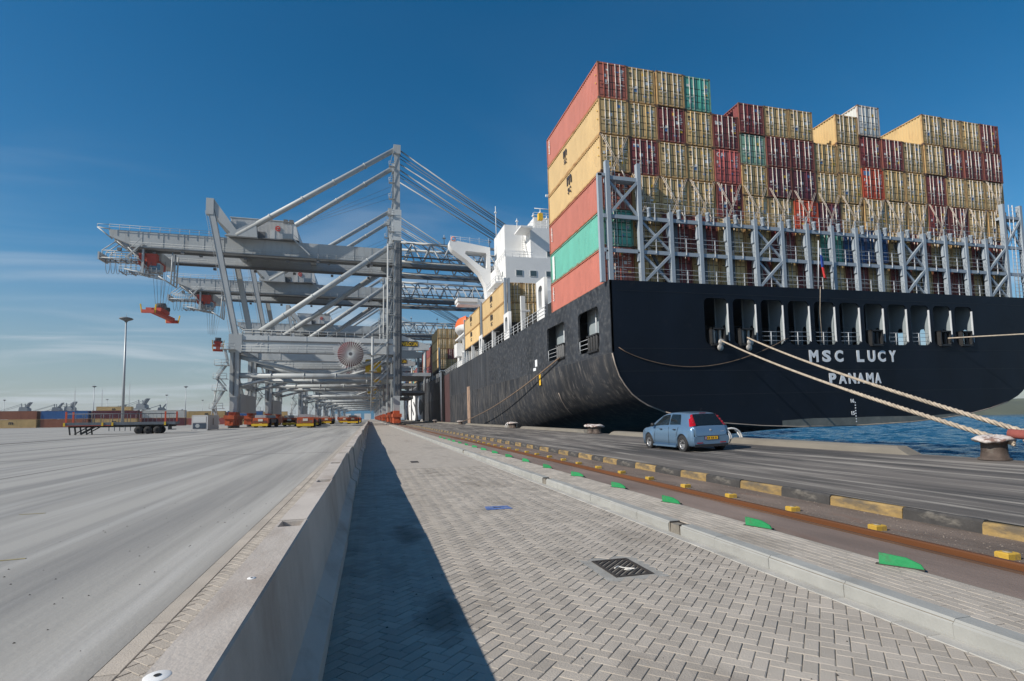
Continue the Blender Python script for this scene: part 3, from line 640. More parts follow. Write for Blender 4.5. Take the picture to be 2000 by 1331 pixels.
# upper side plates: flat, with the port side mooring openings
def side_plate(x, holes, y1=40):
    out = [(TY, -5.2), (y1, -5.2), (y1, .0), (TY, .0)]
    me = plate_holes(out, holes, .16); o = obj('side_plating', me, hullside, ship)
    # map plate (u=y, v=z, w) -> (w, u, v)
    o.matrix_local = Matrix(((0, 0, 1, x), (1, 0, 0, 0), (0, 1, 0, 0), (0, 0, 0, 1))); return o
h1 = [(u, v) for u, v in rrect(.95, 5.1, -4.75, -1.42, .45)]; h2 = [(u, v) for u, v in rrect(8.3, 13.2, -4.5, -1.32, .35)]
side_plate(-.12, [h1, h2]); side_plate(BEAM+.12, [h1, h2])
up = MB()
for side in (0, 1):
    rows = []
    for y in [40, 60, 85, 110, 140, 180, 220, 240, 252, 264, 275, 285]:
        x = -.2+bowx(y); zt = 0 if y < 85 else (y-85)*.0165
        x = x if side == 0 else BEAM-x
        rows.append([(x, y, -5.2), (x, y, zt)])
    up.grid(rows, True)
up.build('side_plating', hullside, ship)
# transom with eleven mooring openings
sp = [p for p in tsec(TY)]
out = [(-.2, 0)]+sp[:-1]+[(CX, -11.2)]+[(BEAM-a, b_) for a, b_ in sp[:-1][::-1]]+[(BEAM+.2, 0)]
wins = [7.5+2.553*k for k in range(11)]
holes = [rrect(x, x+2.1, -4.62+.012*k, -1.07, .42) for k, x in enumerate(wins)]
me = plate_holes(out, holes, .10); o = obj('transom', me, hullm, ship); o.matrix_local = Matrix(((1, 0, 0, 0), (0, 0, -1, TY+.05), (0, 1, 0, 0), (0, 0, 0, 1)))
seamm = mat('hull seam', (.045, .047, .052), .6, 0, .3, 1)
for z in (-2.95, -5.25): MB().box(-.212, -.19, 13.4 if z > -5 else TY, 240, z-.02, z+.02).build('plate_seam', seamm, ship)
for y in (6.7, 14.5, 22.5, 30.5, 38.5, 47, 56, 66, 76, 100, 112, 124): MB().box(-.209, -.19, y-.02, y+.02, -5.2, -.05).build('plate_seam', seamm, ship)
for z in (-.75, -4.95, -6.6, -8.4): MB().box(.3 if z > -7 else 1.6, BEAM-.3 if z > -7 else BEAM-1.6, TY-.012, TY+.02, z-.015, z+.015).build('plate_seam', mat('transom seam', (.011, .013, .018), .55, 0, .3, 1), ship)
# bright edge weld along the quarter and boot-top stripe
weld = mat('bare weld line', (.30, .25, .21), .7, .1, .25, 2)
MB().path([(x-.02, TY-.02, z) for x, z in sp[1:9]], .05, 6).build('quarter_weld', weld, ship)
s2 = tsec(11.5); MB().path([(x-.05, 11.5+.25*i, z) for i, (x, z) in enumerate(s2[3:9])], .05, 6).build('quarter_weld', weld, ship)
grn = mat('boot top grey', (.12, .13, .12), .7, 0, .25, 1, dirt=((.2, .18, .15), .55, .75, 1, (1, 1, 1), .6))
m_ = MB(); bt = [(14, -10.55, -11.02), (17, -10.45, -11.13), (20, -10.5, -11.17), (23, -10.5, -11.17), (26, -10.55, -11.08), (29, -10.6, -10.92), (32, -10.5, -10.72), (33.4, -10.45, -10.62)]
m_.grid([[(x, TY-.012, a), (x, TY-.012, b_)] for x, a, b_ in bt], False); m_.build('boot_top_patch', grn, ship)
m_ = MB().path([(x, TY-.01, z+.03) for x, z in sp[8:]]+[(BEAM-x, TY-.01, z+.03) for x, z in sp[8:][::-1]], .045, 5); m_.build('transom_edge', weld, ship)
# rudder horn / skeg under the counter
# decks and mooring space
MB().box(0, BEAM, TY+.12, 60, -.35, -.06).box(0, BEAM, 60, 250, -.9, -.4).build('deck', dgrey, ship)
MB().box(.0, BEAM, TY+.12, 15, -5.1, -4.95).build('mooring_deck', dgrey, ship)
MB().box(0.0, BEAM, 14.6, 14.8, -4.94, -.36).build('bulkhead', dgrey, ship)
webp = [(TY+.14, -4.94), (TY+1.75, -4.94), (TY+1.75, -.36), (TY+.14, -.36)]
arch = [(TY+1.1, -4.75), (TY+1.1, -3.3), (TY+1.02, -3.05), (TY+.85, -2.95), (TY+.68, -3.05), (TY+.6, -3.3), (TY+.6, -4.75)]
wme = plate_holes(webp, [arch], .05)
flg = MB().box(-.12, .12, TY+1.75, TY+1.79, -4.94, -.36).mesh('web_flange')
webm = mat('mooring web grey', (.24, .28, .30), .6, 0, .08, 1, dirt=((.15, .11, .08), .62, .76, 2, (1, 1, .3), .6))
railw = mat('rail white', (.50, .52, .54), .5, 0, .05, 3)
fairm = mat('fairlead dark', (.035, .035, .036), .55, .4, .2, 5)
rollm = mat('worn roller', (.30, .285, .265), .5, .6, .25, 5)
for k, x in enumerate(wins):
    xw = x+2.1+.20
    o = obj('web_frame', wme, webm, ship); o.matrix_local = Matrix(((0, 0, 1, xw), (1, 0, 0, 0), (0, 1, 0, 0), (0, 0, 0, 1)))
    obj('web_flange', flg, webm, ship).location = (xw, 0, 0)
    z0 = -4.62+.012*k
    # white bar, sun on the opening's edge put into its colour
    MB().box(x+2.085, x+2.125, TY-.03, TY+.12, z0+.25, -1.45).build('opening_edge', railw, ship)
    if k in (2, 3, 4, 5, 7, 8):
        r_ = MB()
        for h in (.35, .7, 1.05): r_.tube((x+.02, TY+.2, z0+h), (x+2.08, TY+.2, z0+h), .02, 6)
        r_.tube((x+1.0, TY+.2, z0), (x+1.0, TY+.2, z0+1.05), .035, 6); r_.build('opening_railing', railw, ship)
    if k in (0, 1, 6, 9, 10):
        f_ = empty('fairlead', (x+1.05, TY, z0), ship)
        MB().box(-.62, -.50, -.22, .45, .0, 1.25).box(.50, .62, -.22, .45, .0, 1.25).box(-.62, .62, -.22, .45, 1.13, 1.25).box(-.62, .62, -.22, .45, -.1, .06).build('frame', fairm, f_)
        for dx in (-.28, .28): MB().lathe([(.13, .06), (.15, .2), (.13, .6), (.15, 1.0), (.13, 1.13)], (dx, .1, 0), 12).build('roller', rollm if k < 2 else fairm, f_)
        if k < 2: MB().lathe([(.0, -.04), (.26, -.03), (.28, .04), (.1, .1)], (.12, -.32, .12), 16, 'y').lathe([(.0, -.04), (.24, -.03), (.26, .04), (.1, .1)], (-.02, -.34, -.28), 16, 'y').build('sheave', mat('worn sheave', (.42, .40, .37), .5, .4, .2, 4), f_)
# port side fairleads and railings in the side openings
for (y0, y1, z0, rl_) in ((.95, 5.1, -4.75, True), (8.3, 13.2, -4.5, False)):
    f_ = empty('fairlead', (-.25, y0+.1, z0), ship)
    MB().box(-.12, .3, 0, 2.0, -.12, .02).box(-.12, .3, 0, 2.0, 1.12, 1.24).build('frame', fairm, f_)
    for k in range(4): MB().lathe([(.16, .02), (.18, .2), (.16, .6), (.18, .95), (.16, 1.12)], (.05, .22+.5*k, 0), 12).build('roller', fairm if rl_ else mat('grey roller', (.12, .12, .12), .6, .3, .2, 4), f_)
    r_ = MB()
    for h in (.35, .7, 1.05): r_.tube((-.15, y0+2.2, z0+h), (-.15, y1-.1, z0+h), .02, 6)
    for yy in (y0+2.3, y1-.15): r_.tube((-.15, yy, z0), (-.15, yy, z0+1.05), .03, 6)
    r_.build('opening_railing', railw, ship)
    MB().tube((.6, y0+2.25, z0), (.6, y0+2.25, -.4), .07, 8).build('stanchion', railw, ship)
    MB().box(.9, 1.0, y0-.4, y1+.6, -4.94, -.36).build('inner_bulkhead', webm, ship)
for (x, y, r) in ((9, 7, .9), (14, 8, .8), (20, 7.5, .9), (26, 8, .9), (32, 7, .8)):
    wch = empty('winch', (x, y, -4.95), ship)
    MB().lathe([(r, -1), (r, -.92), (r*.5, -.92), (r*.5, .92), (r, .92), (r, 1)], (0, 0, 1.1), 16, 'x').build('drum', darkm, wch); MB().box(-1.3, 1.3, -.7, .7, 0, .4).build('bed', darkm, wch)
# names
def letters(body, size, x, z, sx=1.05, bold=.02):
    me = text_mesh(body, size, .012, bold, 'LEFT', sx); xs = [v.co.x for v in me.vertices]; return me, min(xs), max(xs)
LPOS = [('M', 16.95, 17.85), ('S', 18.25, 19.1), ('C', 19.5, 20.35), ('L', 21.75, 22.5), ('U', 22.9, 23.7), ('C', 24.0, 24.8), ('Y', 25.15, 25.95)]
PPOS = [('P', 18.8, 19.5), ('A', 19.75, 20.55), ('N', 20.75, 21.5), ('A', 21.65, 22.4), ('M', 22.6, 23.35), ('A', 23.5, 24.15)]
for ps, z0, hh in ((LPOS, -5.98, .97), (PPOS, -7.76, .88)):
    for ch, xa, xb_ in ps:
        me = text_mesh(ch, 1.0, .012, .045); xs = [v.co.x for v in me.vertices]; ys = [v.co.y for v in me.vertices]; a, c = min(xs), min(ys); sxx = (xb_-xa)/(max(xs)-a); szz = hh/(max(ys)-c)
        o = obj('stern_letter', me, lett, ship); o.matrix_local = Matrix(((sxx, 0, 0, xa-a*sxx), (0, 0, -1, TY-.02), (0, szz, 0, z0-c*szz), (0, 0, 0, 1)))
me, a, b_ = letters('16', .34, 0, 0)
for tx, z in (('16', -9.3), ('15', -10.3)):
    me = text_mesh(tx, .42, .01, .01); o = obj('draft_mark', me, lett, ship); o.matrix_local = Matrix(((1, 0, 0, 20.75), (0, 0, -1, TY-.02), (0, 1, 0, z), (0, 0, 0, 1)))
dm = MB()
for k in range(8): dm.box(21.22, 21.32, TY-.02, TY-.005, -9.35-.22*k, -9.25-.22*k)
dm.build('draft_mark', lett, ship)
for ch, y0, y1 in (('M', 232, 196), ('S', 190, 172), ('C', 163, 143)):
    me = text_mesh(ch, 1.0, .02, .05); xs = [v.co.x for v in me.vertices]; ys = [v.co.y for v in me.vertices]; a, b_ = min(xs), max(xs); c, d_ = min(ys), max(ys)
    sy_ = (y1-y0)/(b_-a); sz_ = 10.4/(d_-c); o = obj('side_lettering', me, mat('hull white letter', (.8, .8, .8), .6, 0, .05, .3), ship)
    o.matrix_local = Matrix(((0, 0, 1, -.24), (sy_, 0, 0, y0-a*sy_), (0, sz_, 0, -11.4-c*sz_), (0, 0, 0, 1)))
rustp = mat('bare primer patch', (.30, .20, .14), .8, 0, .3, .8, dirt=((.08, .07, .07), .5, .7, .6, (1, 1, .4), .7))
MB().box(-.215, -.2, 55.8, 58.6, -11.5, -4.4).build('hull_patch', rustp, ship)
MB().box(-.215, -.2, 80.2, 96, -11.5, -.2).build('hull_patch', mat('maroon hull patch', (.07, .035, .035), .6, 0, .15, .3), ship)
yb = mat('marking yellow', (.75, .45, .03), .6, 0, .1, 3)
MB().box(-.225, -.2, 15.6, 16.1, -6.6, -5.5).build('tug_mark', yb, ship); MB().box(-.225, -.2, 16.6, 17.3, -4.6, -3.9).box(-.225, -.2, 17.1, 18.0, -5.0, -4.7).build('tug_mark', lett, ship)
# bulwark rail, deck edge stanchions, arches on the port side
ra = MB()
for y in range(14, 250, 2):
    zt = 0 if y < 85 else (y-85)*.0165
    x = -.1+bowx(y)
    ra.tube((x, y, zt), (x, y, zt+1.1), .04, 5, cap=False)
for h in (.4, .75, 1.1):
    pts = [(-.1+bowx(y), y, (0 if y < 85 else (y-85)*.0165)+h) for y in [13.5, 85, 140, 200, 240, 250]]
    for p, q in zip(pts, pts[1:]): ra.tube(p, q, .03, 5, cap=False)
ra.build('deck_railing', railw, ship)
def arch_post(y, w_, h, zt=0.0):
    me = plate_holes([(y, zt), (y+w_, zt), (y+w_, zt+h), (y, zt+h)], [rrect(y+w_*.25, y+w_*.75, zt+h*.25, zt+h*.85, w_*.2)], .35)
    o = obj('arch_post', me, white, ship); o.matrix_local = Matrix(((0, 0, 1, .1), (1, 0, 0, 0), (0, 1, 0, 0), (0, 0, 0, 1)))
arch_post(14.0, 2.6, 4.1)
arch_post(28.3, 2.6, 3.4); arch_post(45.2, 2.2, 3.0)
for y in (22.4, 37.5, 53.5, 63.5): MB().beam((.1, y, 0), (.1, y, 4.0 if y == 22.4 else 2.4), .5, .35, (0, 1, 0)).box(-.15, .9, y-.2, y+.2, 2.2, 2.4).build('deck_post', white, ship)
for y0, y1 in ((13, 31), (31, 45), (46, 62)):
    MB().box(3.2, 3.4, y0+.4, y1-.4, -.05, 2.4 if y0 > 13 else 3.2).build('hatch_coaming', darkm, ship)
MB().box(0, 6.0, 30.8, 61.2, 2.30, 2.46).build('hatch_cover', darkm, ship)
MB().box(-.05, 2.7, 30.2, 30.9, 2.4, 7.8).build('cell_guide', greym, ship) if False else None
for y in (30.55, 46.1, 61.6):
    for x in (.0, .45): MB().box(x, x+.32, y-.16, y+.16, 0.0, 8.2).build('lashing_post', greym, ship)
# engine casing / funnel housing behind the stern stack, dark and mostly hidden
casing = MB().box(6.3, 36, 20, 30, 0, 7.2).box(5.2, 6.3, 22, 29, 0, 4.6); casing.build('engine_casing', greym, ship)
# ---- superstructure
sup = empty('superstructure', (0, 0, 0), ship)
def sbox(n, m_, *a): return MB().box(*a).build(n, m_, sup)
HA, HF, HXP, HXS = 60.5, 75.0, 8.0, 34.5
sbox('lower_house', white, HXP, HXS, HA, HF, -.4, 20.3)
sbox('upper_house', white, 13.4, HXS-5, HA+1.2, HF, 20.3, 26.6)
sbox('side_house', white, 9.0, 13.4, HA+4.5, HF, 20.3, 23.0)
sbox('wheelhouse', white, 9.5, HXS-1.5, 66.5, HF+.8, 23.0, 28.6)
sbox('trunk_house', white, 14.5, 18.0, HA-2.2, HA, -.4, 13.5)
sbox('awning', white, 11.0, 13.4, HA-.6, HA+4, 25.9, 26.25)
sbox('side_wing_deck', white, 6.2, 8.0, HA+1, HA+9, 15.4, 15.7)
sbox('top_house', white, 15, 24, 64, 72, 26.6, 29.6)
# bridge wing with its curved bracket
wing = [(8.0, 25.9), (0.0, 27.1), (-.55, 26.9), (-.6, 25.9), (0.2, 24.9), (3.0, 22.9), (5.6, 20.4), (6.8, 18.0), (7.1, 15.2), (6.7, 12.2), (6.5, -.4), (8.0, -.4)]
hole = [(7.0, 24.7), (2.8, 24.9), (2.6, 24.3), (3.4, 23.7), (6.2, 21.6), (6.9, 21.3), (7.2, 21.6), (7.2, 24.4)]
wme = plate_holes(wing, [hole], 2.6); o = obj('bridge_wing', wme, white, sup); o.matrix_local = Matrix(((1, 0, 0, 0), (0, 0, -1, 74.6), (0, 1, 0, 0), (0, 0, 0, 1)))
wr = MB()
for x in range(0, 10, 2): wr.tube((x-.3, 73.4, 26.5), (x-.3, 73.4, 27.9), .04, 5)
wr.tube((-.4, 73.4, 27.9), (8, 73.4, 27.4), .04, 5).tube((-.4, 73.4, 27.5), (8, 73.4, 27.0), .03, 5); wr.build('wing_railing', railw, sup)
MB().lathe([(.38, 0), (.5, .06), (.38, .12)], (.2, 73.2, 27.3), 16, 'y').build('lifebuoy', mat('lifebuoy orange', (.8, .2, .05), .6, 0, 0), sup)
winm = mat('ship window', (.05, .08, .09), .1, 0, .1, 3, spec=.7); wfr = mat('window frame', (.55, .56, .56), .5, 0, 0)
def window(x, z, y, w_=1.15, h=1.0):
    f_ = MB().box(x-w_/2-.1, x+w_/2+.1, y-.08, y-.002, z-h/2-.1, z+h/2+.1).build('window', wfr, sup); MB().box(x-w_/2, x+w_/2, y-.1, y-.078, z-h/2, z+h/2).build('window_pane', winm, sup)
for x, z in ((10.6, 17.2), (13.4, 17.2), (10.6, 12.5), (13.6, 12.2), (16.6, 17.2), (17.3, 21.5), (10.6, 8.5)):
    window(x, z, HA if z < 20 else HA+1.2)
for y in (63, 66): 
    f_ = MB().box(HXP-.06, HXP-.002, y-.4, y+.4, 17, 18).build('window', wfr, sup); MB().box(HXP-.08, HXP-.058, y-.3, y+.3, 17.1, 17.9).build('window_pane', winm, sup)
rl2 = MB()
for z, x0, x1, y in ((20.3, 8, 13.4, HA), (26.6, 13.4, 29, HA+1.2), (29.6, 15, 24, 64), (15.7, 6.2, 8, HA+1)):
    for h in (.5, 1.0): rl2.tube((x0, y, z+h), (x1, y, z+h), .035, 5)
    n_ = int((x1-x0)/1.2)
    for i in range(n_+1): rl2.tube((x0+(x1-x0)*i/n_, y, z), (x0+(x1-x0)*i/n_, y, z+1.0), .035, 5)
for z, y0, y1, x in ((20.3, HA, HF, 8), (26.6, HA+1.2, HF, 13.4), (15.7, HA+1, HA+9, 6.25)):
    for h in (.5, 1.0): rl2.tube((x, y0, z+h), (x, y1, z+h), .035, 5)
    n_ = int((y1-y0)/1.5)
    for i in range(n_+1): rl2.tube((x, y0+(y1-y0)*i/n_, z), (x, y0+(y1-y0)*i/n_, z+1.0), .035, 5)
rl2.build('house_railing', railw, sup)
for (x0, y0, z0, x1, y1, z1) in ((12.2, 62.3, 20.3, 13.2, 66, 26.3), (7.2, 62, 15.7, 7.6, 67, 20.3), (7.2, 62, 10.7, 7.5, 66.5, 15.5)):
    st_ = MB(); n_ = 12
    for s_ in (-.35, .35): st_.beam((x0+s_, y0, z0), (x1+s_, y1, z1), .08, .22)
    for i in range(n_): t_ = (i+.5)/n_; st_.box(x0+(x1-x0)*t_-.35, x0+(x1-x0)*t_+.35, y0+(y1-y0)*t_-.13, y0+(y1-y0)*t_+.13, z0+(z1-z0)*t_, z0+(z1-z0)*t_+.04)
    st_.build('stairway', white, sup)
RMO = (22.5, 66, 29.4)
MB().tube((0, 0, -.2), (0, 0, 5.4), .42, 10, .34).tube((0, 0, 3.2), (0, 0, 5.2), .5, 10).build('radar_mast', darkm, sup).location = RMO; MB().box(-4.2, 2.6, -.2, .2, 5.5, 5.9).build('radar_bar', white, sup).location = RMO
MB().lathe([(1.2, 0), (1.2, .1), (0, .1)], (0, 0, .3), 12).build('mast_platform', white, sup).location = RMO
for x, y, h in ((12, 66, 3.2), (14.5, 63, 3.4), (16, 63, 4.4), (17.3, 63, 3), (8.6, 70, 7), (19, 63, 3.6)):
    MB().tube((x, y, 26.6 if x > 9 else 27), (x, y, 26.6+h), .07, 6).lathe([(.0, .3), (.25, .2), (.3, 0), (.0, -.05)], (x, y, 26.6+h*.8), 8).build('antenna', white, sup)
MB().box(15.2, 16.1, 61.6, 62.4, 28.3, 29.6).build('signal_box', yb, sup)
MB().tube((14.5, 62, 30.6), (19, 62, 30.6), .08, 6).tube((18.6, 62, 26.6), (18.6, 62, 31.4), .12, 6).build('signal_yard', white, sup)
# lower decks on the port side below the house, boat deck
MB().box(1.0, 8.0, 62.5, 76, -.4, 3.2).box(2.8, 8, 62.5, 76, 3.2, 6.2).build('boat_deck', white, sup)
MB().box(.6, 8, 62.2, 76.2, 6.2, 6.5).build('boat_deck_plate', white, sup)
MB().box(-.35, 3.6, 66.0, 69.5, 12.6, 13.3).box(-.2, 3.6, 66.4, 69.2, 12.1, 12.6).build('side_platform', white, sup); MB().tube((-.3, 66, 14.4), (3.6, 66, 14.4), .04, 5).tube((-.3, 66, 13.3), (-.3, 66, 14.4), .05, 5).tube((1.2, 66, 13.3), (1.2, 66, 14.4), .05, 5).tube((2.6, 66, 13.3), (2.6, 66, 14.4), .05, 5).build('platform_railing', railw, sup); MB().box(3.4, 8, 66.2, 69.4, 12.2, 13.2).build('side_platform', white, sup)
for y in (63, 70, 75.5): MB().beam((.9, y, 0), (1.6, y, 9.5), .3, .35).build('davit', white, sup)
MB().box(-.05, 1.0, 70, 73.5, 2.4, 5.0).build('stores_box', white, sup)
lb = empty('lifeboat', mw=SM @ Matrix.Translation((.9, 68.2, 6.6))); tag(lb, 'orange and white enclosed lifeboat hanging beside the white ship house', 'lifeboat')
def boat_rows(z0, z1, zf):
    rows = []
    for i in range(13):
        u = -1+2*i/12; hw = 1.35*(1-abs(u)**2.6)**.6+.02; rows.append([(hw*f_, 3.9*u, z0+(z1-z0)*g_) for f_, g_ in zf])
    return rows
orm = mat('lifeboat orange', (.72, .13, .03), .5, 0, .1, 1)
MB().grid([[(x, y, z) for x, y, z in r]+[(-x, y, z) for x, y, z in r[::-1]] for r in boat_rows(0, 1.3, ((1, 1), (.95, .6), (.7, .25), (.05, 0)))]).build('hull', white, lb)
MB().grid([[(x, y, z) for x, y, z in r]+[(-x, y, z) for x, y, z in r[::-1]] for r in boat_rows(1.3, 2.9, ((1, 0), (.9, .5), (.7, .9), (.02, 1)))]).build('canopy', orm, lb)
# gangway ladder
gw = empty('gangway', mw=SM @ Matrix.Translation((-.55, 88.2, -10.9))); tag(gw, 'dark steel gangway ladder standing upright against the hull', 'gangway')
g = MB(); g2 = MB()
for s_ in (0, 1.7): g.beam((0, s_, 0), (0, s_, 12), .14, .2, (1, 0, 0)); g2.tube((-.4, s_, .5), (-.4, s_, 12), .05, 6)
for i in range(40): g.box(-.3, .05, .05, 1.65, .3*i+.1, .3*i+.16)
g.build('ladder', darkm, gw); g2.build('handrail', greym, gw)
MB().box(-.6, .5, -.5, 2.2, 11.8, 11.95).build('landing', greym, gw)
# ---- lashing bridge at the stern
brd = empty('lashing_bridge', (0, -.7, 0), ship)
pw = .30
px = [.14, 2.68]+[5.25+2.552*k for k in range(14)]+[40.9, 43.2]
px = [.14, 2.68]+[5.25+(38.2-5.25)*k/13 for k in range(14)]+[40.8, 43.1]
pme = {}
for i, x in enumerate(px):
    tall = i in (0, 1, 16, 17); h = 9.0 if tall else 5.5
    MB().box(x-pw/2, x+pw/2, -.2, .16, -.05, h).build('post', greym, brd)
    if not tall: MB().box(x-pw/2-.14, x-pw/2, -.12, .12, 3.6, 4.5).build('bracket', greym, brd); MB().box(x-pw/2-.12, x-pw/2, -.12, .12, 1.6, 2.2).build('bracket', greym, brd)
    else: MB().box(x-pw/2-.14, x-pw/2, -.12, .12, 1.6, 2.3).build('bracket', greym, brd)
MB().box(-.62, -.30, -.1, .2, -.05, 8.0).box(-.62, 0, -.1, .2, 7.85, 8.05).build('outer_post', greym, brd)
for z, x0, x1 in ((2.45, -.3, 43.3), (5.0, -.3, 43.3)):
    MB().box(x0, x1, -.12, .0, z-.28, z).build('deck_beam', greym, brd); MB().box(x0, x1, .0, .62, z-.06, z-.01).build('walkway', dgrey, brd)
for x0, x1 in ((.14, 2.68), (40.8, 43.1)): MB().box(x0, x1, -.12, .6, 7.62, 7.9).build('deck_beam', greym, brd)
def xb(x0, x1, z0, z1, y=.0):
    MB().beam((x0+.1, y-.1, z0), (x1-.1, y-.1, z1), .2, .16, (0, 1, 0)).build('brace', greym, brd); MB().beam((x0+.1, y+.02, z1), (x1-.1, y+.02, z0), .18, .14, (0, 1, 0)).build('brace', greym, brd)
for a, b_ in ((1, 2), (5, 6), (11, 12), (15, 16)):
    xb(px[a], px[b_], 2.5, 4.7); xb(px[a], px[b_], .0, 2.2)
xb(px[0], px[1], 5.05, 7.6); xb(px[16], px[17], 5.05, 7.6)
# inner pillars behind, guard rails, lashing pots
for i in range(2, 16): MB().box(px[i]+.45, px[i]+.95, .52, .66, 0, 5).build('inner_pillar', dgrey, brd)
for a in (1, 5, 11, 15): MB().beam((px[a], .6, 4.6), (px[a+1], .6, .2), .2, .1, (0, 1, 0)).build('brace', dgrey, brd)
for z in (0, 2.45, 5.0):
    r_ = MB()
    for h in (.35, .7, 1.05): r_.tube((2.7 if z else .2, -.16, z+h), (40.7, -.16, z+h), .014, 5, cap=False)
    r_.build('guard_rail', railw, brd)
    for i in range(1, 16): MB().box(px[i]+1.2, px[i]+1.255, -.17, -.12, z-(.2 if z else 0), z+1.08).build('rail_post', railw, brd)
pot = MB().lathe([(.16, 0), (.16, .55), (.2, .6), (.16, .72), (0, .74)], (0, 0, 0), 10).mesh('lashing_pot')
for i in range(1, 16): obj('lashing_pot', pot, greym, brd).location = (px[i]+.75, -.05, 5.0)
for i in range(2, 16): MB().box(px[i]-.04, px[i]+.04, -.12, -.04, 5.4, 6.1).build('rail_post', greym, brd)
for x in (3.2, ): pass
rodm = mat('lashing rod', (.48, .42, .36), .6, .4, .2, 4)
for i in range(17):
    z0 = 8.55 if i in (0, 16) else 5.75; zb_ = 7.9 if i in (0, 16) else 5.05
    xa, xb_ = i*2.5+.1, i*2.5+2.36; xm = (xa+xb_)/2
    r_ = MB(); top = 11.45 if i in (0, 16) else 8.6
    for d in (0, .13): r_.tube((xa+d, .64, top), (xm+.62+d, .35, zb_+.1), .02, 5).tube((xb_-d, .66, top), (xm-.62-d, .38, zb_+.1), .02, 5)
    for s_ in (-1, 1): r_.tube((xm+s_*.62, .35, zb_+.1), (xm+s_*.36, .42, zb_+.75), .045, 6)
    r_.build('lashing_rod', rodm, brd)
# ladder cage at the port tower
lc = MB()
for z in [k*.3 for k in range(30)]: lc.tube((.55, .3, z), (.95, .3, z), .018, 5, cap=False)
lc.tube((.55, .3, 0), (.55, .3, 8.8), .025, 5).tube((.95, .3, 0), (.95, .3, 8.8), .025, 5); lc.build('ladder', railw, brd)
lc = MB()
for z in [k*.35 for k in range(26)]: lc.tube((41.6, -.1, z), (42.9, -.1, z), .02, 5, cap=False)
lc.tube((41.6, -.1, 0), (41.6, -.1, 9), .03, 5).tube((42.1, -.1, 0), (42.1, -.1, 9), .05, 5); lc.build('ladder', railw, brd)
# flag staff and flag
fl = empty('stern_flag', mw=SM @ Matrix.Translation((18.4, -1.0, 0))); tag(fl, 'limp blue and red flag hanging on a short staff at the stern rail', 'flag')
MB().tube((0, -.1, -.1), (-.1, -.5, 3.9), .045, 6).build('staff', railw, fl)
def flagpart(n, m_, z0, z1):
    rows = []
    for i in range(6):
        z = z0+(z1-z0)*i/5; rows.append([(.05+.16*j/5+.05*math.sin(z*3)*j/5+(2.9-z)*.16, -.4+.09*math.sin(j*2.2+z), z-.12*j/5) for j in range(6)])
    MB().grid(rows).build(n, m_, fl)
flagpart('blue_field', mat('flag blue', (.02, .06, .30), .8, 0, .1, 3), 2.75, 1.75); flagpart('red_field', mat('flag red', (.50, .03, .03), .8, 0, .1, 3), 1.75, .9)
flagpart('white_field', lett, 3.35, 2.75)
# ---------------------------------------------------------------- containers
CW, CL, CH = 2.438, 12.19, 2.86
def corr(x, sg, n=42, y0=.16, y1=CL-.16, z0=.17, z1=CH-.11, dep=.06):
    m_ = MB(); p = (y1-y0)/n; lo = []; hi = []
    for i in range(n):
        for f_, d in ((0, 0), (.32, 0), (.5, dep), (.82, dep)):
            lo.append((x-sg*d, y0+(i+f_)*p, z0)); hi.append((x-sg*d, y0+(i+f_)*p, z1))
    lo.append((x, y1, z0)); hi.append((x, y1, z1))
    m_.grid([lo, hi] if sg > 0 else [hi, lo], False); return m_
cb = corr(.045, -1); t2 = corr(CW-.045, 1); cb.add(t2.v, t2.f); 
cb.add([(.02, .02, CH-.03), (CW-.02, .02, CH-.03), (CW-.02, CL-.02, CH-.03), (.02, CL-.02, CH-.03), (.02, .02, .12), (CW-.02, .02, .12), (CW-.02, CL-.02, .12), (.02, CL-.02, .12)], [(0, 1, 2, 3), (7, 6, 5, 4), (3, 2, 6, 7)])
cb_me = cb.mesh('body')
fr = MB()
for x in (0, CW-.10):
    for y in (0, CL-.12): fr.box(x, x+.10, y, y+.12, .05, CH-.05)
    fr.box(x, x+.07, .12, CL-.12, CH-.11, CH-.02); fr.box(x+.015, x+.085, .12, CL-.12, .05, .20)
fr.box(.1, CW-.1, 0, .1, CH-.14, CH-.02); fr.box(.1, CW-.1, 0, .1, .05, .19); fr.box(.1, CW-.1, CL-.1, CL, CH-.14, CH-.02); fr.box(.1, CW-.1, CL-.1, CL, .05, .19)
fr_me = fr.mesh('frame')
cc = MB()
for x in (-.006, CW-.17):
    for y in (-.006, CL-.17):
        for z in (0, CH-.115): cc.box(x, x+.176, y, y+.176, z, z+.115)
cc_me = cc.mesh('corner_casting')
DW = (CW-.2)/2-.008
dr = MB()
dr.box(0, DW, .035, .085, .20, CH-.15)
zs_ = [.25, .78, 1.32, 1.86, CH-.2]
for a, b_ in zip(zs_, zs_[1:]): dr.box(.07, DW-.07, .018, .0355, a+.03, b_-.03)
dr_me = dr.mesh('door')
ga = MB().box(.095, .125, .02, .06, .19, CH-.14).box(CW-.125, CW-.095, .02, .06, .19, CH-.14).box(CW/2-.02, CW/2+.02, .02, .06, .19, CH-.14).box(.125, CW-.125, .02, .06, .185, .215).box(.125, CW-.125, .02, .06, CH-.165, CH-.135)
for z_ in (.78, 1.32, 1.86): ga.box(.17, CW-.17, .025, .0345, z_-.028, z_+.028)
ga_me = ga.mesh('door_gasket'); gam = mat('rubber gasket', (.025, .022, .02), .9, 0, 0)
rd = MB()
for x in (.24, .62+.22): pass
rd.tube((0, -.01, .10), (0, -.01, CH-.06), .029, 7)
for z in (.16, .6, 1.45, 2.2, CH-.11): rd.box(-.05, .05, -.012, .03, z-.035, z+.035)
rd.beam((0, -.02, 1.15), (.30, -.02, 1.12), .03, .045, (0, 0, 1))
rd_me = rd.mesh('locking_rod')
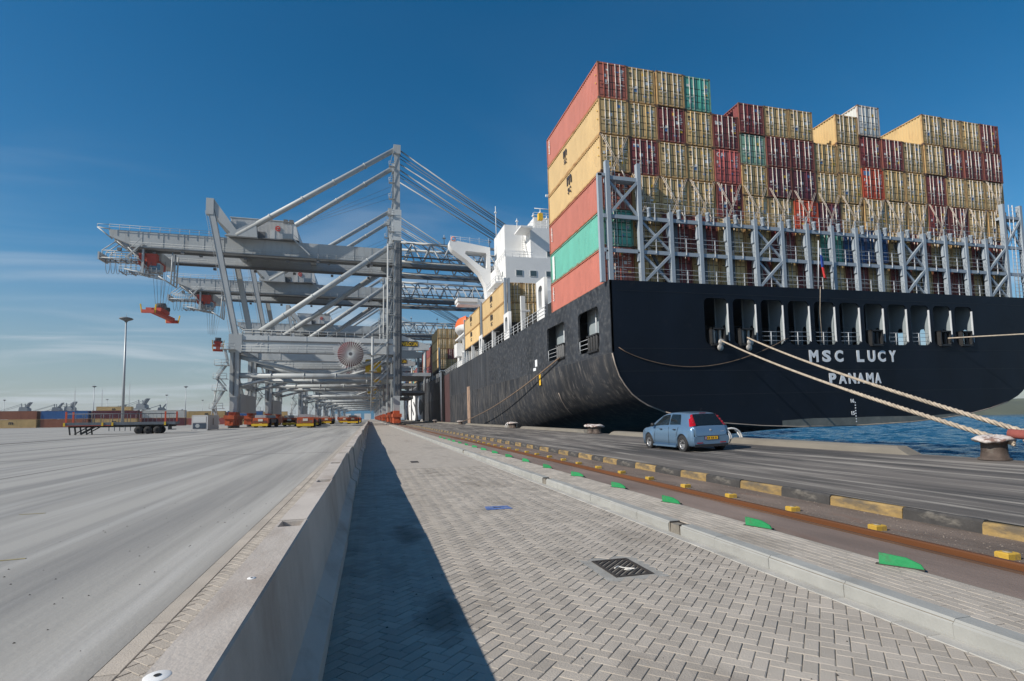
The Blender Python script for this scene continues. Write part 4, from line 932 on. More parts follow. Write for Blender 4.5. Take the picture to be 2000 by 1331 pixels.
def placards(kind_):
    r_ = random.Random(kind_); out = {}
    for _ in range(7):
        c = r_.choice(('w', 'b', 'w', 'y')); d = r_.choice((0, 1)); x = .12+d*(DW+.016)+r_.uniform(.08, .75); z = r_.uniform(.4, 2.3); w_, h = r_.uniform(.12, .3), r_.uniform(.08, .25)
        out.setdefault(c, MB()).box(x, x+w_, .009, .0155, z, z+h)
    for i in range(6): out.setdefault('w', MB()).box(CW-.62+r_.uniform(0, .05), CW-.28+r_.uniform(-.1, .08), .009, .0155, 2.30-.14*i, 2.36-.14*i)
    return {k: v.mesh('data_plates') for k, v in out.items()}
PLS = [placards(k) for k in range(6)]
plm = {'w': mat('placard white', (.60, .60, .58), .7, 0, .2, 9), 'b': mat('placard blue', (.10, .20, .38), .7, 0, .2, 9), 'y': mat('placard yellow', (.70, .42, .04), .7, 0, .2, 9)}
def cmat(n, c, d=None): return mat('container '+n, c, .62, 0, .08, .7, (1, 1, .5), dirt=(d or (c[0]*.55, c[1]*.5, c[2]*.5), .55, .80, 1.6, (1, .8, .35), .55), dirt2=((.16, .075, .04), .665, .76, 4.5, (1, 1, .6), .7), rnd=.16)
CM = {'T': cmat('tan', (.54, .38, .175)), 'M': cmat('maroon', (.20, .045, .045)), 'R': cmat('faded red', (.40, .125, .09)), 'D': cmat('dark maroon', (.12, .03, .045)), 'G': cmat('teal', (.10, .38, .30)), 'L': cmat('pale green', (.20, .34, .25)),
      'K': cmat('pink red', (.42, .11, .10)), 'O': cmat('bright red', (.55, .07, .03)), 'W': cmat('pale grey', (.55, .56, .54), (.3, .25, .2)), 'B': cmat('blue', (.035, .12, .30)), 'N': cmat('brown', (.26, .10, .06))}
CN = {'T': 'tan', 'M': 'maroon', 'R': 'faded red', 'D': 'dark maroon', 'G': 'teal', 'L': 'pale green', 'K': 'pinkish red', 'O': 'bright red', 'W': 'pale grey', 'B': 'blue', 'N': 'brown'}
frm = {k: mat('frame '+k, tuple(min(1, a*.8+b_*.2) for a, b_ in zip(c, (.30, .14, .06))), .7, 0, .2, 2, dirt=((.24, .10, .04), .50, .66, 3, (1, .3, .5), .75)) for k, c in (('T', (.5, .33, .14)), ('M', (.20, .05, .05)), ('R', (.44, .13, .09)), ('D', (.14, .035, .04)), ('G', (.10, .36, .28)), ('L', (.2, .33, .24)), ('K', (.42, .11, .10)), ('O', (.55, .07, .03)), ('W', (.5, .45, .4)), ('B', (.04, .12, .28)), ('N', (.25, .10, .06)))}
castm = mat('corner casting', (.14, .085, .055), .8, .1, .3, 6)
rodw = mat('rod galvanised', (.58, .54, .49), .45, .2, .15, 3, dirt=((.35, .2, .12), .62, .75, 3, (1, 1, .2), .7))
inkm = mat('logo ink', (.028, .028, .035), .7, 0, .1, 4)
t_m = text_mesh('m', 1, .006, .03, 'CENTER'); t_sc = text_mesh('sc', 1, .006, .02, 'CENTER')
def logo(parent, x, y, z, s, side):
    """msc mark: m above sc; side=True on the long wall, else on the doors."""
    for me, dz, k in ((t_m, .0, 1.25), (t_sc, -.62, .82)):
        o = obj('logo_mark', me, inkm, parent)
        if side: o.matrix_local = Matrix(((0, 0, -1, x), (-s*k, 0, 0, y), (0, s*k, 0, z+dz*s), (0, 0, 0, 1)))
        else: o.matrix_local = Matrix(((s*k, 0, 0, x), (0, 0, -1, y), (0, s*k, 0, z+dz*s), (0, 0, 0, 1)))
def word(parent, s, size, x, y, z, m_, side=False, vert=False):
    me = text_mesh(s, size, .004, .01)
    o = obj('lettering', me, m_, parent)
    if vert: o.matrix_local = Matrix(((0, 0, -1, x), (0, -1, 0, y), (-1, 0, 0, z), (0, 0, 0, 1)))   # reads downwards on the port wall
    else: o.matrix_local = Matrix(((1, 0, 0, x), (0, 0, -1, y), (0, 1, 0, z), (0, 0, 0, 1)))
def container(c, mw, label, group, h=CH, detail=2, ln=CL, logos=True, seed=0, tan_logo=True):
    r_ = random.Random(seed*13+5)
    e = empty('shipping_container', mw=mw @ Matrix.Diagonal((1, ln/CL, h/CH, 1))); tag(e, label, 'container', group)
    obj('body', cb_me, CM[c], e); obj('frame', fr_me, frm[c], e)
    if detail >= 1:
        kind(obj('corner_castings', cc_me, castm, e), 'stuff')
        obj('door_gasket', ga_me, gam, e)
        for i in (0, 1):
            d = obj('door', dr_me, CM[c], e); d.location = (.1+i*(DW+.016), 0, 0)
            for x in ((.40, .78) if i == 0 else (.26, .66)):
                o = obj('locking_rod', rd_me, rodw if (c != 'K' and r_.random() < .9) else CM[c], d); o.location = (x, 0, 0); o.scale.x = -1 if i == 0 else 1
    if detail >= 2:
        for k, me in PLS[seed % 6].items(): kind(obj('data_plates', me, plm[k], e), 'stuff')
        if c == 'T' and tan_logo and r_.random() < .75: logo(e, .36, .008, CH-.62, .28, False)
    return e
SPEC = {0: (17.2, 'RGRTTR'), 1: (17.2, 'TTTMTT'), 2: (17.2, 'MMTTMT'), 3: (17.2, 'TMTTTG'), 4: (14.35, 'TTMKM'), 5: (15.6, 'MTTTLM'), 6: (15.68, 'TMTDMT'), 7: (15.72, 'MTODMT'), 8: (13.1, 'TGDTT'),
        9: (15.95, 'MBTTTT'), 10: (17.12, 'TBTOMW'), 11: (14.3, 'MTTTM'), 12: (14.3, 'TMTTT'), 13: (17.2, 'MTMMTT'), 14: (17.2, 'MTMTMT'), 15: (17.22, 'TMTTMT'), 16: (17.25, 'TMTTMM')}
TN = ['bottom tier', 'second tier', 'third tier', 'fourth tier', 'fifth tier', 'sixth tier']
ON = ['first', 'second', 'third', 'fourth', 'fifth', 'sixth', 'seventh', 'eighth', 'ninth', 'tenth', 'eleventh', 'twelfth', 'thirteenth', 'fourteenth', 'fifteenth', 'sixteenth', 'seventeenth']
txw = mat('container white print', (.66, .66, .64), .7, 0, .1, 4)
for c_, (top, s_) in SPEC.items():
    n_ = len(s_); h = top/n_
    for t_, k in enumerate(s_):
        lab = '%s shipping container, %s of the %s stern stack counted from the quay side' % (CN[k], TN[t_] if t_ < n_-1 else 'top tier', ON[c_])
        e = container(k, SM @ Matrix.Translation((c_*2.5+.03+random.uniform(-.022, .022), random.uniform(-.06, .06), t_*h)), lab, 'containers stacked at the stern', h-.012, 2 if t_ > 1 or c_ == 0 else 1, seed=c_*7+t_)
        if c_ == 0:
            if k == 'T': logo(e, -.004, 7.4 if t_ == 4 else 6.6, 1.75 if t_ == 4 else 1.8, 1.0 if t_ == 4 else 1.25, True)
            if k == 'R': word(e, 'uniglory', .42, .0, 11.55, 2.45, txw, vert=True)
            if k == 'G':
                o = MB().box(-.012, -.006, 11.05, 11.6, .25, 2.5).build('lettering', txw, e); word(e, 'EVERGREEN', .36, .0, 11.2, 2.42, CM['G'], vert=True)
            sp_ = MB()
            for z in (1.3, 1.95): sp_.box(-.004, .0, .36, .48, z, z+.09)
            kind(sp_.build('data_plates', plm['y'], e), 'stuff')
        if c_ == 4 and t_ == 4: word(e, 'tex', .55, .22, .005, 2.0, txw)
        if c_ == 4 and t_ == 3: word(e, 'CAI', .5, .22, .005, 2.2, txw)
        if c_ == 4 and t_ == 2: MB().box(.25, .7, .004, .012, 2.2, 2.5).build('data_plates', plm['b'], e)
        if c_ == 10 and t_ == 3: MB().box(.2, .95, .004, .012, 2.15, 2.55).build('data_plates', plm['b'], e)
        if c_ == 1 and t_ == 3: MB().box(.3, .8, .004, .012, 2.3, 2.42).build('data_plates', plm['w'], e); MB().box(.3, .8, .004, .012, 2.18, 2.29).build('data_plates', plm['b'], e)
# the two paired bays beside the house, and the farther bays
for b_, (y, ln) in enumerate(((31.0, 13.9), (47.1, 13.9))):
    for t_ in range(2):
        for x in (0, 1):
            e = container('T', SM @ Matrix.Translation((.03+x*2.5, y, 2.47+t_*2.66)), 'tan container in the %s pair %s the white ship house, %s, %s row' % (('nearer', 'farther')[b_], ('aft of', 'beside')[b_], ('lower', 'upper')[t_], ('outer', 'inner')[x]), 'tan containers beside the ship house', 2.64, 1, ln, seed=b_*4+t_)
            if x == 0: logo(e, -.004, 6.6, 1.75, 1.4, True)
k = 0
for y, top, rows_, cols in ((101.5, 12.6, ('TTTT', 'TMTT', 'NTTT'), 4), (117, 8.6, ('MNM', 'TMN', 'NNM', 'MTN'), 4), (133, 9.0, ('MNM', 'TNM', 'NMN'), 3), (149, 6.2, ('TM', 'BT'), 2), (165, 6, ('TM', 'TM'), 2), (181, 6, ('GT', 'GT'), 2), (197, 6, ('TR', 'TM'), 2), (213, 6, ('RO', 'TO'), 2), (229, 8.5, ('TBO', 'TBM'), 2)):
    for x in range(cols):
        st_ = rows_[x % len(rows_)]
        for t_, cc_ in enumerate(st_):
            k += 1
            zt = (y-85)*.0165
            lab = '%s container, %s, %s row of the bay %s the ship house' % (CN[cc_], TN[t_], ON[x], ('just forward of', 'second forward of', 'third forward of', 'fourth forward of', 'fifth forward of', 'sixth forward of', 'seventh forward of', 'eighth forward of', 'ninth forward of')[[101.5, 117, 133, 149, 165, 181, 197, 213, 229].index(y)])
            container(cc_, SM @ Matrix.Translation((.05+x*2.5, y, 2.3+zt+t_*2.62)), lab, 'containers forward of the ship house', 2.6, 1 if y < 120 else 0, 13.9, seed=k)
    MB().box(.2, cols*2.5+.3, y-.1, y+13.9, 2.0+(y-85)*.0165, 2.28+(y-85)*.0165).build('hatch_cover', darkm, ship)
    for x in (.1, ): MB().box(x, x+.35, y-.9, y-.5, 0, 8.0 if y < 120 else 5).build('lashing_post', greym, ship)
# ---------------------------------------------------------------- ropes
ropem = mat('mooring rope', (.42, .35, .27), .9, 0, .25, 3, (1, 1, 1), .5, 30)
ropd = mat('brown rope', (.16, .11, .075), .9, 0, .25, 3)
def rope(name, a, b_, r, sag, m_, lab, n=40, twist=0):
    a, b_ = Vector(a), Vector(b_); pts = [a.lerp(b_, t_/n)-Vector((0, 0, sag*4*(t_/n)*(1-t_/n))) for t_ in range(n+1)]
    mb = MB()
    if twist:
        for s_ in (0, 2.094, 4.189):
            h = []
            for k in range(420):
                u = k/419; p = a.lerp(b_, u)-Vector((0, 0, sag*4*u*(1-u))); an = k*.9+s_; h.append(p+Vector((r*.55*math.cos(an), 0, r*.55*math.sin(an))))
            mb.path(h, r*.62, 6)
    else: mb.path(pts, r, 8)
    if twist:   # thick eye splice towards the quay end
        for s_ in (0, 2.1, 4.2):
            h = []
            for k in range(120):
                u = .70+.30*k/119; p = a.lerp(b_, u)-Vector((0, 0, sag*4*u*(1-u))); h.append(p+Vector((.05*math.cos(k*.55+s_), .03*math.sin(k*.55+s_), .05*math.sin(k*.55+s_))))
            mb.path(h, .035, 6)
    return tag(mb.build(name, m_), lab, 'rope')
rope('mooring_rope', sw(8.7, TY-.35, -4.4), (15.42, 9.62, .93), .055, .25, ropem, 'pale mooring rope from the first stern opening down to the rusty bollard', twist=1)
rope('mooring_rope', sw(10.95, TY-.35, -4.12), (15.55, 9.15, 1.12), .055, .22, ropem, 'pale mooring rope from the second stern opening, spliced thick near the bollard', twist=1)
red = mat('rope chafe sleeve', (.28, .075, .06), .85, 0, .2, 4)
tag(MB().path([(15.50, 9.75, 1.17), (15.55, 9.3, 1.13), (15.55, 9.05, 1.1)], .12, 10).build('chafe_sleeve', red), 'red chafe sleeve wrapped round the upper mooring rope at the bollard', 'sleeve')
rope('mooring_rope', sw(31.6, TY-.3, -3.95), (75, 12, 8.0), .06, .0, ropem, 'thin tan mooring rope stretching straight out from the far stern openings')
for d in (0, .35): rope('mooring_rope', sw(-.4, 9.2+d, -4.5), (14.95, 91.6, .95), .05, .8, ropd, ('brown rope running from the port side opening along the hull to the quay', 'second brown rope beside it, from the same port opening to the quay')[d > 0])
mb = MB(); pts = []
for k in range(31):
    u = k/30; x = .3+14.7*u; z = -4.9-2.0*math.sin(math.pi*min(1, u*1.02))**.8*(1-.25*u)+.8*u; pts.append((x, TY-.06, z))
tag(obj('messenger_line', MB().path([SM @ Vector(p) for p in pts], .03, 6).mesh('messenger_line'), ropd), 'thin dark line sagging across the black transom from the quarter', 'rope')
tag(obj('flag_halyard', MB().path([SM @ Vector(p) for p in ((18.2, -1.5, .1), (18.25, TY-.05, -2), (18.3, TY-.05, -4.4))], .02, 6).mesh('flag_halyard'), ropem), 'thin vertical line hanging from the stern rail below the flag', 'rope')
# ---------------------------------------------------------------- quay cranes
cgrey = mat('crane grey paint', (.37, .39, .395), .5, 0, .07, .15, dirt=((.22, .205, .185), .55, .76, .6, (1, 1, .18), .6), dirt2=((.20, .11, .07), .68, .76, 1.2, (1, 1, .3), .6))
cgrey2 = mat('crane dark steel', (.13, .135, .14), .6, .1, .12, .5)
cwhite = mat('crane pale paint', (.50, .52, .52), .5, 0, .06, .3)
cwh = mat('machine house cladding', (.58, .58, .57), .5, 0, .05, .3)
cor = mat('bogie orange', (.42, .075, .02), .55, 0, .2, 1.2, dirt=((.12, .05, .03), .55, .75, 1.5, (1, 1, 1), .7))
cyel = mat('crane yellow', (.70, .45, .02), .6, 0, .1, 1)
cred = mat('trolley red', (.42, .055, .03), .6, 0, .15, 1)
cran = empty('quay_crane', (0, 130, 0))
def P(n, m_=cgrey): return lambda mb: mb.build(n, m_, cran)
XLc, XRc, FY = -28.5, 5.9, 18.0
for x in (XLc, XRc):
    for y in (0, FY):
        bg_ = empty('bogie', (x, y, 0), cran)
        MB().box(-1.0, 1.0, -4.6, 4.6, 1.9, 2.7).box(-.7, .7, -2.0, 2.0, 2.7, 3.4).build('equaliser', cor, bg_)
        for d in (-3.4, -1.2, 1.2, 3.4):
            MB().box(-.8, .8, d-.95, d+.95, .55, 1.9).build('truck', cor, bg_)
            MB().lathe([(0, -.25), (.42, -.25), (.42, .25), (0, .25)], (0, d-.45, .43), 12, 'x').lathe([(0, -.25), (.42, -.25), (.42, .25), (0, .25)], (0, d+.45, .43), 12, 'x').build('wheel', cgrey2, bg_)
        MB().box(-.35, .35, -5.4 if y == 0 else 4.6, -4.6 if y == 0 else 5.4, .9, 1.5).build('buffer', cor, bg_)
    P('sill_beam')(MB().box(x-.75, x+.75, -1.0, FY+1.0, 3.4, 6.9))
    for a in (-1, 1):
        yb_ = FY/2-a*FY/2; P('knee_brace')(MB().beam((x, yb_+a*1, 12.3), (x, yb_+a*7.5, 6.9), .7, .7))
P('machinery_box')(MB().box(-29.6, -27.5, 1.0, FY-1.0, 3.3, 7.4)); P('machinery_box', cgrey2)(MB().box(-29.7, -29.58, 1.5, 5.5, 3.4, 3.9))
for y in (0, FY):
    P('leg')(MB().box(XLc-.9, XLc+.9, y-.9, y+.9, 6.7, 16.4)); P('leg')(MB().box(XLc-1.2, XLc+1.4, y-1.0, y+1.0, 16.35, 20.4))
    P('leg_column', cgrey2 if False else cgrey)(MB().box(XRc-.75, XRc+.75, y-.8, y+.8, 6.9, 44.4))
    P('elevator_rail', cgrey2)(MB().box(XRc+.78, XRc+1.15, y-.7, y-.2, 6.9, 43.5).box(XRc+.78, XRc+1.15, y+.2, y+.7, 6.9, 43.5))
    yt = y*.55; P('mast')(MB().beam((XRc, y, 44.4), (XRc-.1, yt, 67.2), 1.5, 1.5, (0, 1, 0), 1.25, 1.25)); P('mast_head')(MB().box(XRc-.95, XRc+.75, yt-.9, yt+.9, 65.4, 67.6))
    P('column_casing', cwhite)(MB().box(XRc-1.15, XRc+.95, y-1.0, y+1.0, 44.0, 51.5))
    P('portal_beam', cwhite)(MB().box(XLc+1.4, XRc-.75, y-.8, y+.8, 16.6, 20.3)); 
    P('tie_pipe')(MB().tube((XLc+.5, y, 11.4), (XRc, y, 11.4), .62, 12))
    P('portal_brace')(MB().tube((XLc+.6, y+.3, 15.6), (-12, y+.3, 11.6), .5, 10)); P('portal_brace')(MB().tube((XRc-.3, y+.3, 16.8), (-9, y+.3, 11.6), .5, 10))
    P('lower_brace')(MB().tube((XLc+.5, y, 9.0), (-20, y, 11.2), .34, 8)); P('rail_strip', cgrey2)(MB().box(XRc-.35, XRc+.1, y-1.02, y-.82, 7, 43.6).box(XRc+.3, XRc+.72, y-1.02, y-.82, 7, 43.6))
    P('inclined_leg')(MB().beam((-28.6, y, 20.2), (-34.2, y, 49.2), 1.15, 1.15, (0, 1, 0))); P('leg_head')(MB().box(-34.9, -33.4, y-.7, y+.7, 46.8, 50.4))
    P('head_plate')(MB().prism([(-34.1, y-.45, 50.0), (-33.3, y-.45, 50.2), (-28.2, y-.45, 42.9), (-29.6, y-.45, 42.7), (-32.4, y-.45, 45.6)], (0, .9, 0)))
    P('brace')(MB().tube((-24.8, y, 20.4), (XRc-.6, y, 43.4), .62, 14)); P('brace_foot', cgrey)(MB().box(-26.6, -23.6, y-.75, y+.75, 20.2, 21.6))
    P('backstay')(MB().tube((-28.9, y*.72, 42.7), (XRc-.7, yt, 66.6), .60, 14)); P('stay_shoe')(MB().prism([(-31.2, y-.5, 42.4), (-24.6, y-.5, 42.4), (-24.9, y-.5, 46), (-26.2, y-.5, 45.4)], (0, 1.0, 0)))
    for k, (x0, z0, x1, r) in enumerate(((XRc+.7, 66.6, 44, .17), (XRc+.7, 65.4, 43.4, .10), (XRc+.7, 64.6, 43, .09), (XRc+.7, 63.2, 42.0, .15))):
        P('forestay', cgrey if r > .12 else cgrey2)(MB().tube((x0, yt, z0), (x1, y*.5+4.5, 46.0), r, 6))
for z, ye in ((66.3, FY*.55-.8), (55, FY*.78-.8), (44.8, FY-.8), (21, FY-.8), (16.8, FY-.8)): P('cross_beam')(MB().box(XRc-.5, XRc+.5, .8, ye, z-.5, z+.5))
for z in (17.2, 9.5): P('cross_beam')(MB().box(XLc-.5, XLc+.5, .9, FY-.9, z-.5, z+.5))
P('cross_beam')(MB().box(-34.4, -33.5, .5, FY-.5, 47.6, 48.6))
# twin box girder over the backreach
for y in (3.4, 14.6):
    P('girder')(MB().prism([(-54.2, y-.6, 42.6), (-54.0, y-.6, 41.4), (-49.2, y-.6, 39.5), (XRc-.6, y-.6, 39.5), (XRc-.6, y-.6, 42.9), (-54, y-.6, 42.9)], (0, 1.2, 0)))
    P('girder_flange', cgrey)(MB().box(-50, XRc-.6, y-.95, y+.95, 39.18, 39.48)); P('trolley_rail', cgrey2)(MB().box(-50, 58, y+(.6 if y < 9 else -.9), y+(.9 if y < 9 else -.6), 38.7, 39.17))
    P('runway_beam', cgrey2)(MB().box(XRc+.6, 60, y-.35, y+.35, 38.9, 39.7))
    w_ = MB()
    for h in (.5, 1.0): w_.tube((-54, y-1.0, 42.9+h), (-33, y-1.0, 42.9+h), .05, 5)
    for k in range(12): w_.tube((-54+k*1.9, y-1.0, 42.6), (-54+k*1.9, y-1.0, 43.9), .05, 5)
    for h in (.5, 1.0): w_.tube((-50, y-1.3, 39.3+h), (XRc-1, y-1.3, 39.3+h), .045, 5)
    for k in range(28): w_.tube((-50+k*2, y-1.3, 39.2), (-50+k*2, y-1.3, 40.3), .045, 5)
    P('walkway_railing')(w_); P('walkway', cgrey2)(MB().box(-50, XRc-1, y-1.4, y-.95, 39.1, 39.2))
    for k in range(6): P('flood_lamp', cgrey2)(MB().box(-46+k*9, -45.4+k*9, y-.3, y+.3, 38.2, 38.7))
for x in (-53, -30, -14, 3): P('girder_tie')(MB().box(x-.6, x+.6, 4.0, 14.0, 40.6, 42.4))
# boom lattice over the ship
bm_ = MB(); ztop, zbot = 45.8, 40.2
x0, x1, n_ = XRc+1.6, 60.0, 11
for y in (3.4, 14.6):
    P('boom_chord')(MB().tube((XRc+.6, y, zbot), (x1, y, zbot), .34, 8))
P('boom_chord')(MB().tube((XRc+.6, 6, ztop), (x1, 6, ztop), .36, 8)); P('boom_chord')(MB().tube((XRc+.6, 12, ztop), (x1, 12, ztop), .36, 8))
for i in range(n_):
    xa = x0+(x1-x0)*i/n_; xb = x0+(x1-x0)*(i+1)/n_; xm = (xa+xb)/2
    g = MB()
    for yb_, yt in ((3.4, 6), (14.6, 12)):
        g.tube((xa, yb_, zbot), (xm, yt, ztop), .2, 6, cap=False).tube((xm, yt, ztop), (xb, yb_, zbot), .2, 6, cap=False)
    g.tube((xm, 6, ztop), (xm, 12, ztop), .16, 6, cap=False).tube((xa, 6, ztop), (xm, 12, ztop), .14, 6, cap=False)
    for yb_ in (3.4, 14.6): g.beam((xa, yb_, zbot), (xm, yb_, 39.6), .22, .22).beam((xm, yb_, 39.6), (xb, yb_, zbot), .22, .22)
    P('boom_lattice')(g)
w_ = MB()
for h in (.5, 1.0): w_.tube((XRc+1, 2.2, 41.2+h), (x1, 2.2, 41.2+h), .05, 5)
for k in range(26): w_.tube((XRc+2+k*2, 2.2, 41), (XRc+2+k*2, 2.2, 42.2), .05, 5)
P('walkway_railing')(w_); P('walkway', cgrey2)(MB().box(XRc+1, x1, 2.0, 2.9, 41.05, 41.2))
for k in range(3): P('beacon_mast', cgrey)(MB().tube((18+k*12, 6, 45.8), (18+k*12, 6, 48.6), .1, 6).box(18+k*12-.4, 18+k*12+.4, 5.8, 6.2, 47.6, 47.9))
for y in (0, FY):
    for (p, q) in (((-24.8, y, 20.4), (XRc-.6, y, 43.4)), ((-28.9, y*.72, 42.7), (XRc-.7, y*.55, 66.6)), ((XLc+.5, y, 11.4), (XRc, y, 11.4))):
        p, q = Vector(p), Vector(q); d = (q-p).normalized()
        for u in (.2, .4, .6, .8): c = p.lerp(q, u); P('flange_ring', cgrey)(MB().tube(c-d*.12, c+d*.12, .74, 14))
    lad = MB(); a, b_ = Vector((-29.4, y-.62, 20.6)), Vector((-34.8, y-.62, 47.5))
    for s_ in (-.25, .25): lad.tube(a+Vector((s_, 0, 0)), b_+Vector((s_, 0, 0)), .04, 4, cap=False)
    for k in range(60): c = a.lerp(b_, k/59); lad.tube(c+Vector((-.25, 0, 0)), c+Vector((.25, 0, 0)), .03, 4, cap=False)
    P('leg_ladder', cgrey)(lad)
    P('cable_tray', cgrey2)(MB().box(XLc+1.6, XRc-1, y-.98, y-.86, 18.9, 19.2)); P('cable_tray', cgrey2)(MB().box(XLc-.2, XLc+.1, y-1.0, y-.92, 7, 16.4))
    for x in (-22, -14, -6): P('stiffener', cwhite)(MB().box(x-.06, x+.06, y-.86, y-.8, 16.65, 20.25))
for x in range(-48, 4, 4): P('stiffener', cgrey)(MB().box(x-.05, x+.05, 2.74, 2.8, 39.5, 42.85))
for x in (-52, -40, -12, 0): P('flood_lamp', cgrey2)(MB().box(x-.35, x+.35, 2.2, 2.7, 38.3, 38.9))
for k in range(6): P('hoist_cable', cgrey2)(MB().tube((XRc-.6, 5.2+k*.35, 60-k*1.4), (-18, 5.4+k*.4, 47.4), .03, 4)) if k < 3 else None
# machine house with corrugated cladding
mh = empty('machine_house', (0, 0, 0), cran); MB().box(-30.6, -17.6, 2.2, 15.8, 43.1, 47.4).prism([(-17.6, 2.2, 43.1), (-16.2, 2.2, 43.1), (-16.9, 2.2, 46.6), (-17.6, 2.2, 47.4)], (0, 13.6, 0)).build('wall', cwh, mh)
cl_ = MB()
for k in range(46): cl_.box(-30.5+k*.28, -30.36+k*.28, 2.12, 2.2, 43.2, 47.3)
cl_.build('cladding_ribs', cwh, mh); MB().box(-30.8, -17.4, 2.0, 16, 47.4, 47.55).build('roof', cwhite, mh); MB().box(-31, -16.3, 1.7, 16.3, 42.9, 43.1).build('floor', cgrey2, mh)
MB().box(-24.9, -23.4, 2.0, 2.1, 43.2, 44.6).build('louvre', cgrey2, mh); MB().box(-22.2, -21.4, 2.03, 2.12, 43.2, 45.2).build('door', cwhite, mh)
for x in (-19.6, -18.4): MB().box(x, x+.9, 2.0, 3.4, 47.0, 47.9).build('fan_unit', cgrey2, mh)
MB().box(-19.6, -17.6, .9, 2.2, 43.0, 43.12).box(-19.6, -17.6, .85, .9, 43.1, 44.2).build('balcony', cgrey, mh)
me = text_mesh('e', 2.6, .05, .02); o = obj('letter_sign', me, mat('sign red', (.45, .035, .03), .6, 0, 0), mh); o.matrix_local = Matrix(((1, 0, 0, -21.4), (0, 0, -1, 1.96), (0, 1, 0, 45.0), (0, 0, 0, 1)))
P('access_stair')(MB().beam((-17.4, 1.4, 43.3), (-13.8, 1.4, 39.8), .15, .25).beam((-17.4, 2.0, 43.3), (-13.8, 2.0, 39.8), .15, .25).tube((-17.4, 1.4, 44.3), (-13.8, 1.4, 40.8), .05, 5))
# trolley parked at the back end with cabin, service cage and festoon
tr = empty('trolley', (0, 0, 0), cran)
MB().box(-49.5, -44.8, 4.4, 13.6, 37.0, 39.0).build('frame', cgrey, tr); MB().box(-48.6, -45.2, 3.0, 8.6, 35.6, 38.2).build('hoist_housing', cred, tr)
MB().box(-46.6, -44.6, 3.2, 5.4, 34.2, 36.2).build('cabin', cgrey, tr); MB().box(-46.5, -44.5, 3.12, 3.2, 34.7, 35.9).build('cabin_glass', mat('cabin glass', (.12, .2, .26), .1, 0, 0), tr)
fr_ = MB()
for y in (2.6, 4.4, 6.2):
    fr_.tube((-55.6, y, 36.6), (-48.5, y, 36.6), .14, 6).tube((-55.2, y, 38.2), (-49, y, 38.2), .1, 6).tube((-52.6, y, 40.4), (-55.2, y, 38.2), .1, 6).tube((-52.6, y, 40.4), (-50, y, 38.2), .1, 6)
    for x in (-55.2, -53.4, -51.6, -49.8): fr_.tube((x, y, 36.6), (x, y, 38.2), .08, 5)
    fr_.beam((-47.6, y, 39), (-47.6, y, 33.6), .4, .4).tube((-51, y, 34.4), (-44.6, y, 33.2), .12, 6).tube((-44.6, y, 33.2), (-42.2, y, 31.6), .15, 6).tube((-42.2, y, 31.6), (-42.0, y, 38.6), .16, 6)
    fr_.tube((-50.5, y, 39.2), (-46.8, y, 35), .12, 6)
fr_.box(-55.9, -55.6, 2.4, 6.4, 36.2, 37.8)
for x in (-55.4, -53.6, -51.8, -50, -48.2): fr_.beam((x, 2.4, 36.5), (x, 6.4, 36.5), .2, .25)
for x in (-52, -50.2, -48.4, -46.6, -45): fr_.beam((x, 2.4, 33.9), (x, 6.4, 33.9), .16, .2)
for y in (3.5, 5.2): fr_.beam((-55.4, y, 36.5), (-48, y, 36.5), .12, .16).beam((-52, y, 33.9), (-45, y, 33.9), .1, .14)
for y in (2.6, 6.2):
    for h in (.5, 1.0): fr_.tube((-52, y, 34+h), (-45, y, 34+h), .05, 5)
    for k in range(8): fr_.tube((-52+k, y, 33.9), (-52+k, y, 35), .05, 5)
fr_.build('service_cage', cgrey, tr)
fe = MB()
for k in range(9):
    x = -54.6+k*.95; fe.path([(x, 2.8, 36.3), (x+.08, 2.8, 34.4), (x+.25, 2.8, 33.4), (x+.45, 2.8, 33.2), (x+.65, 2.8, 33.4), (x+.80, 2.8, 34.4), (x+.86, 2.8, 36.3)], .05, 5)
fe.build('festoon_cable', cgrey2, tr)
hr = MB()
for y in (5.5, 12.5):
    for dx in (-1.3, -.5, .5, 1.3): hr.tube((-45.6+dx, y, 37.2), (-46.0+dx*.55, y*.35+5.9, 27.4), .035, 4, cap=False)
hr.build('hoist_rope', cgrey2, tr)
P('end_railing')(MB().tube((-56.4, 3, 43.3), (-53.6, 3, 40.9), .15, 6).tube((-56.4, 3, 44), (-54, 3, 44), .06, 5).tube((-56.4, 3, 43.3), (-56.4, 3, 44.0), .06, 5).tube((-56.4, 3, 43.3), (-54, 3, 43.0), .12, 6))
P('girder_stair')(MB().beam((-50.6, 2.0, 36.8), (-47.6, 2.0, 40.2), .1, .3).tube((-50.6, 1.7, 38.0), (-47.6, 1.7, 41.2), .06, 5).beam((-50.6, 2.7, 36.8), (-47.6, 2.7, 40.2), .1, .3))
# cable reel
re = empty('cable_reel', (-4.4, -1.6, 16.4), cran)
MB().lathe([(.3, -.35), (2.85, -.35), (2.85, .35), (.3, .35)], (0, 0, 0), 32, 'y').build('cable_wind', mat('reel cable red', (.085, .010, .016), .8, 0, .2, 3), re)
MB().lathe([(0, -.5), (.75, -.46), (.95, -.36)], (0, 0, 0), 20, 'y').build('hub', cgrey2, re)
sp_ = MB()
for k in range(36):
    a = 2*math.pi*k/36; R_ = 3.6
    sp_.tube((.4*math.cos(a), -.5, .4*math.sin(a)), (R_*math.cos(a), -.62, R_*math.sin(a)), .055, 5, cap=False).tube((1.0*math.cos(a), .5, 1.0*math.sin(a)), (R_*math.cos(a), .6, R_*math.sin(a)), .025, 5, cap=False)
sp_.build('spokes', mat('reel spokes', (.62, .63, .63), .45, .3, .05, 1), re)
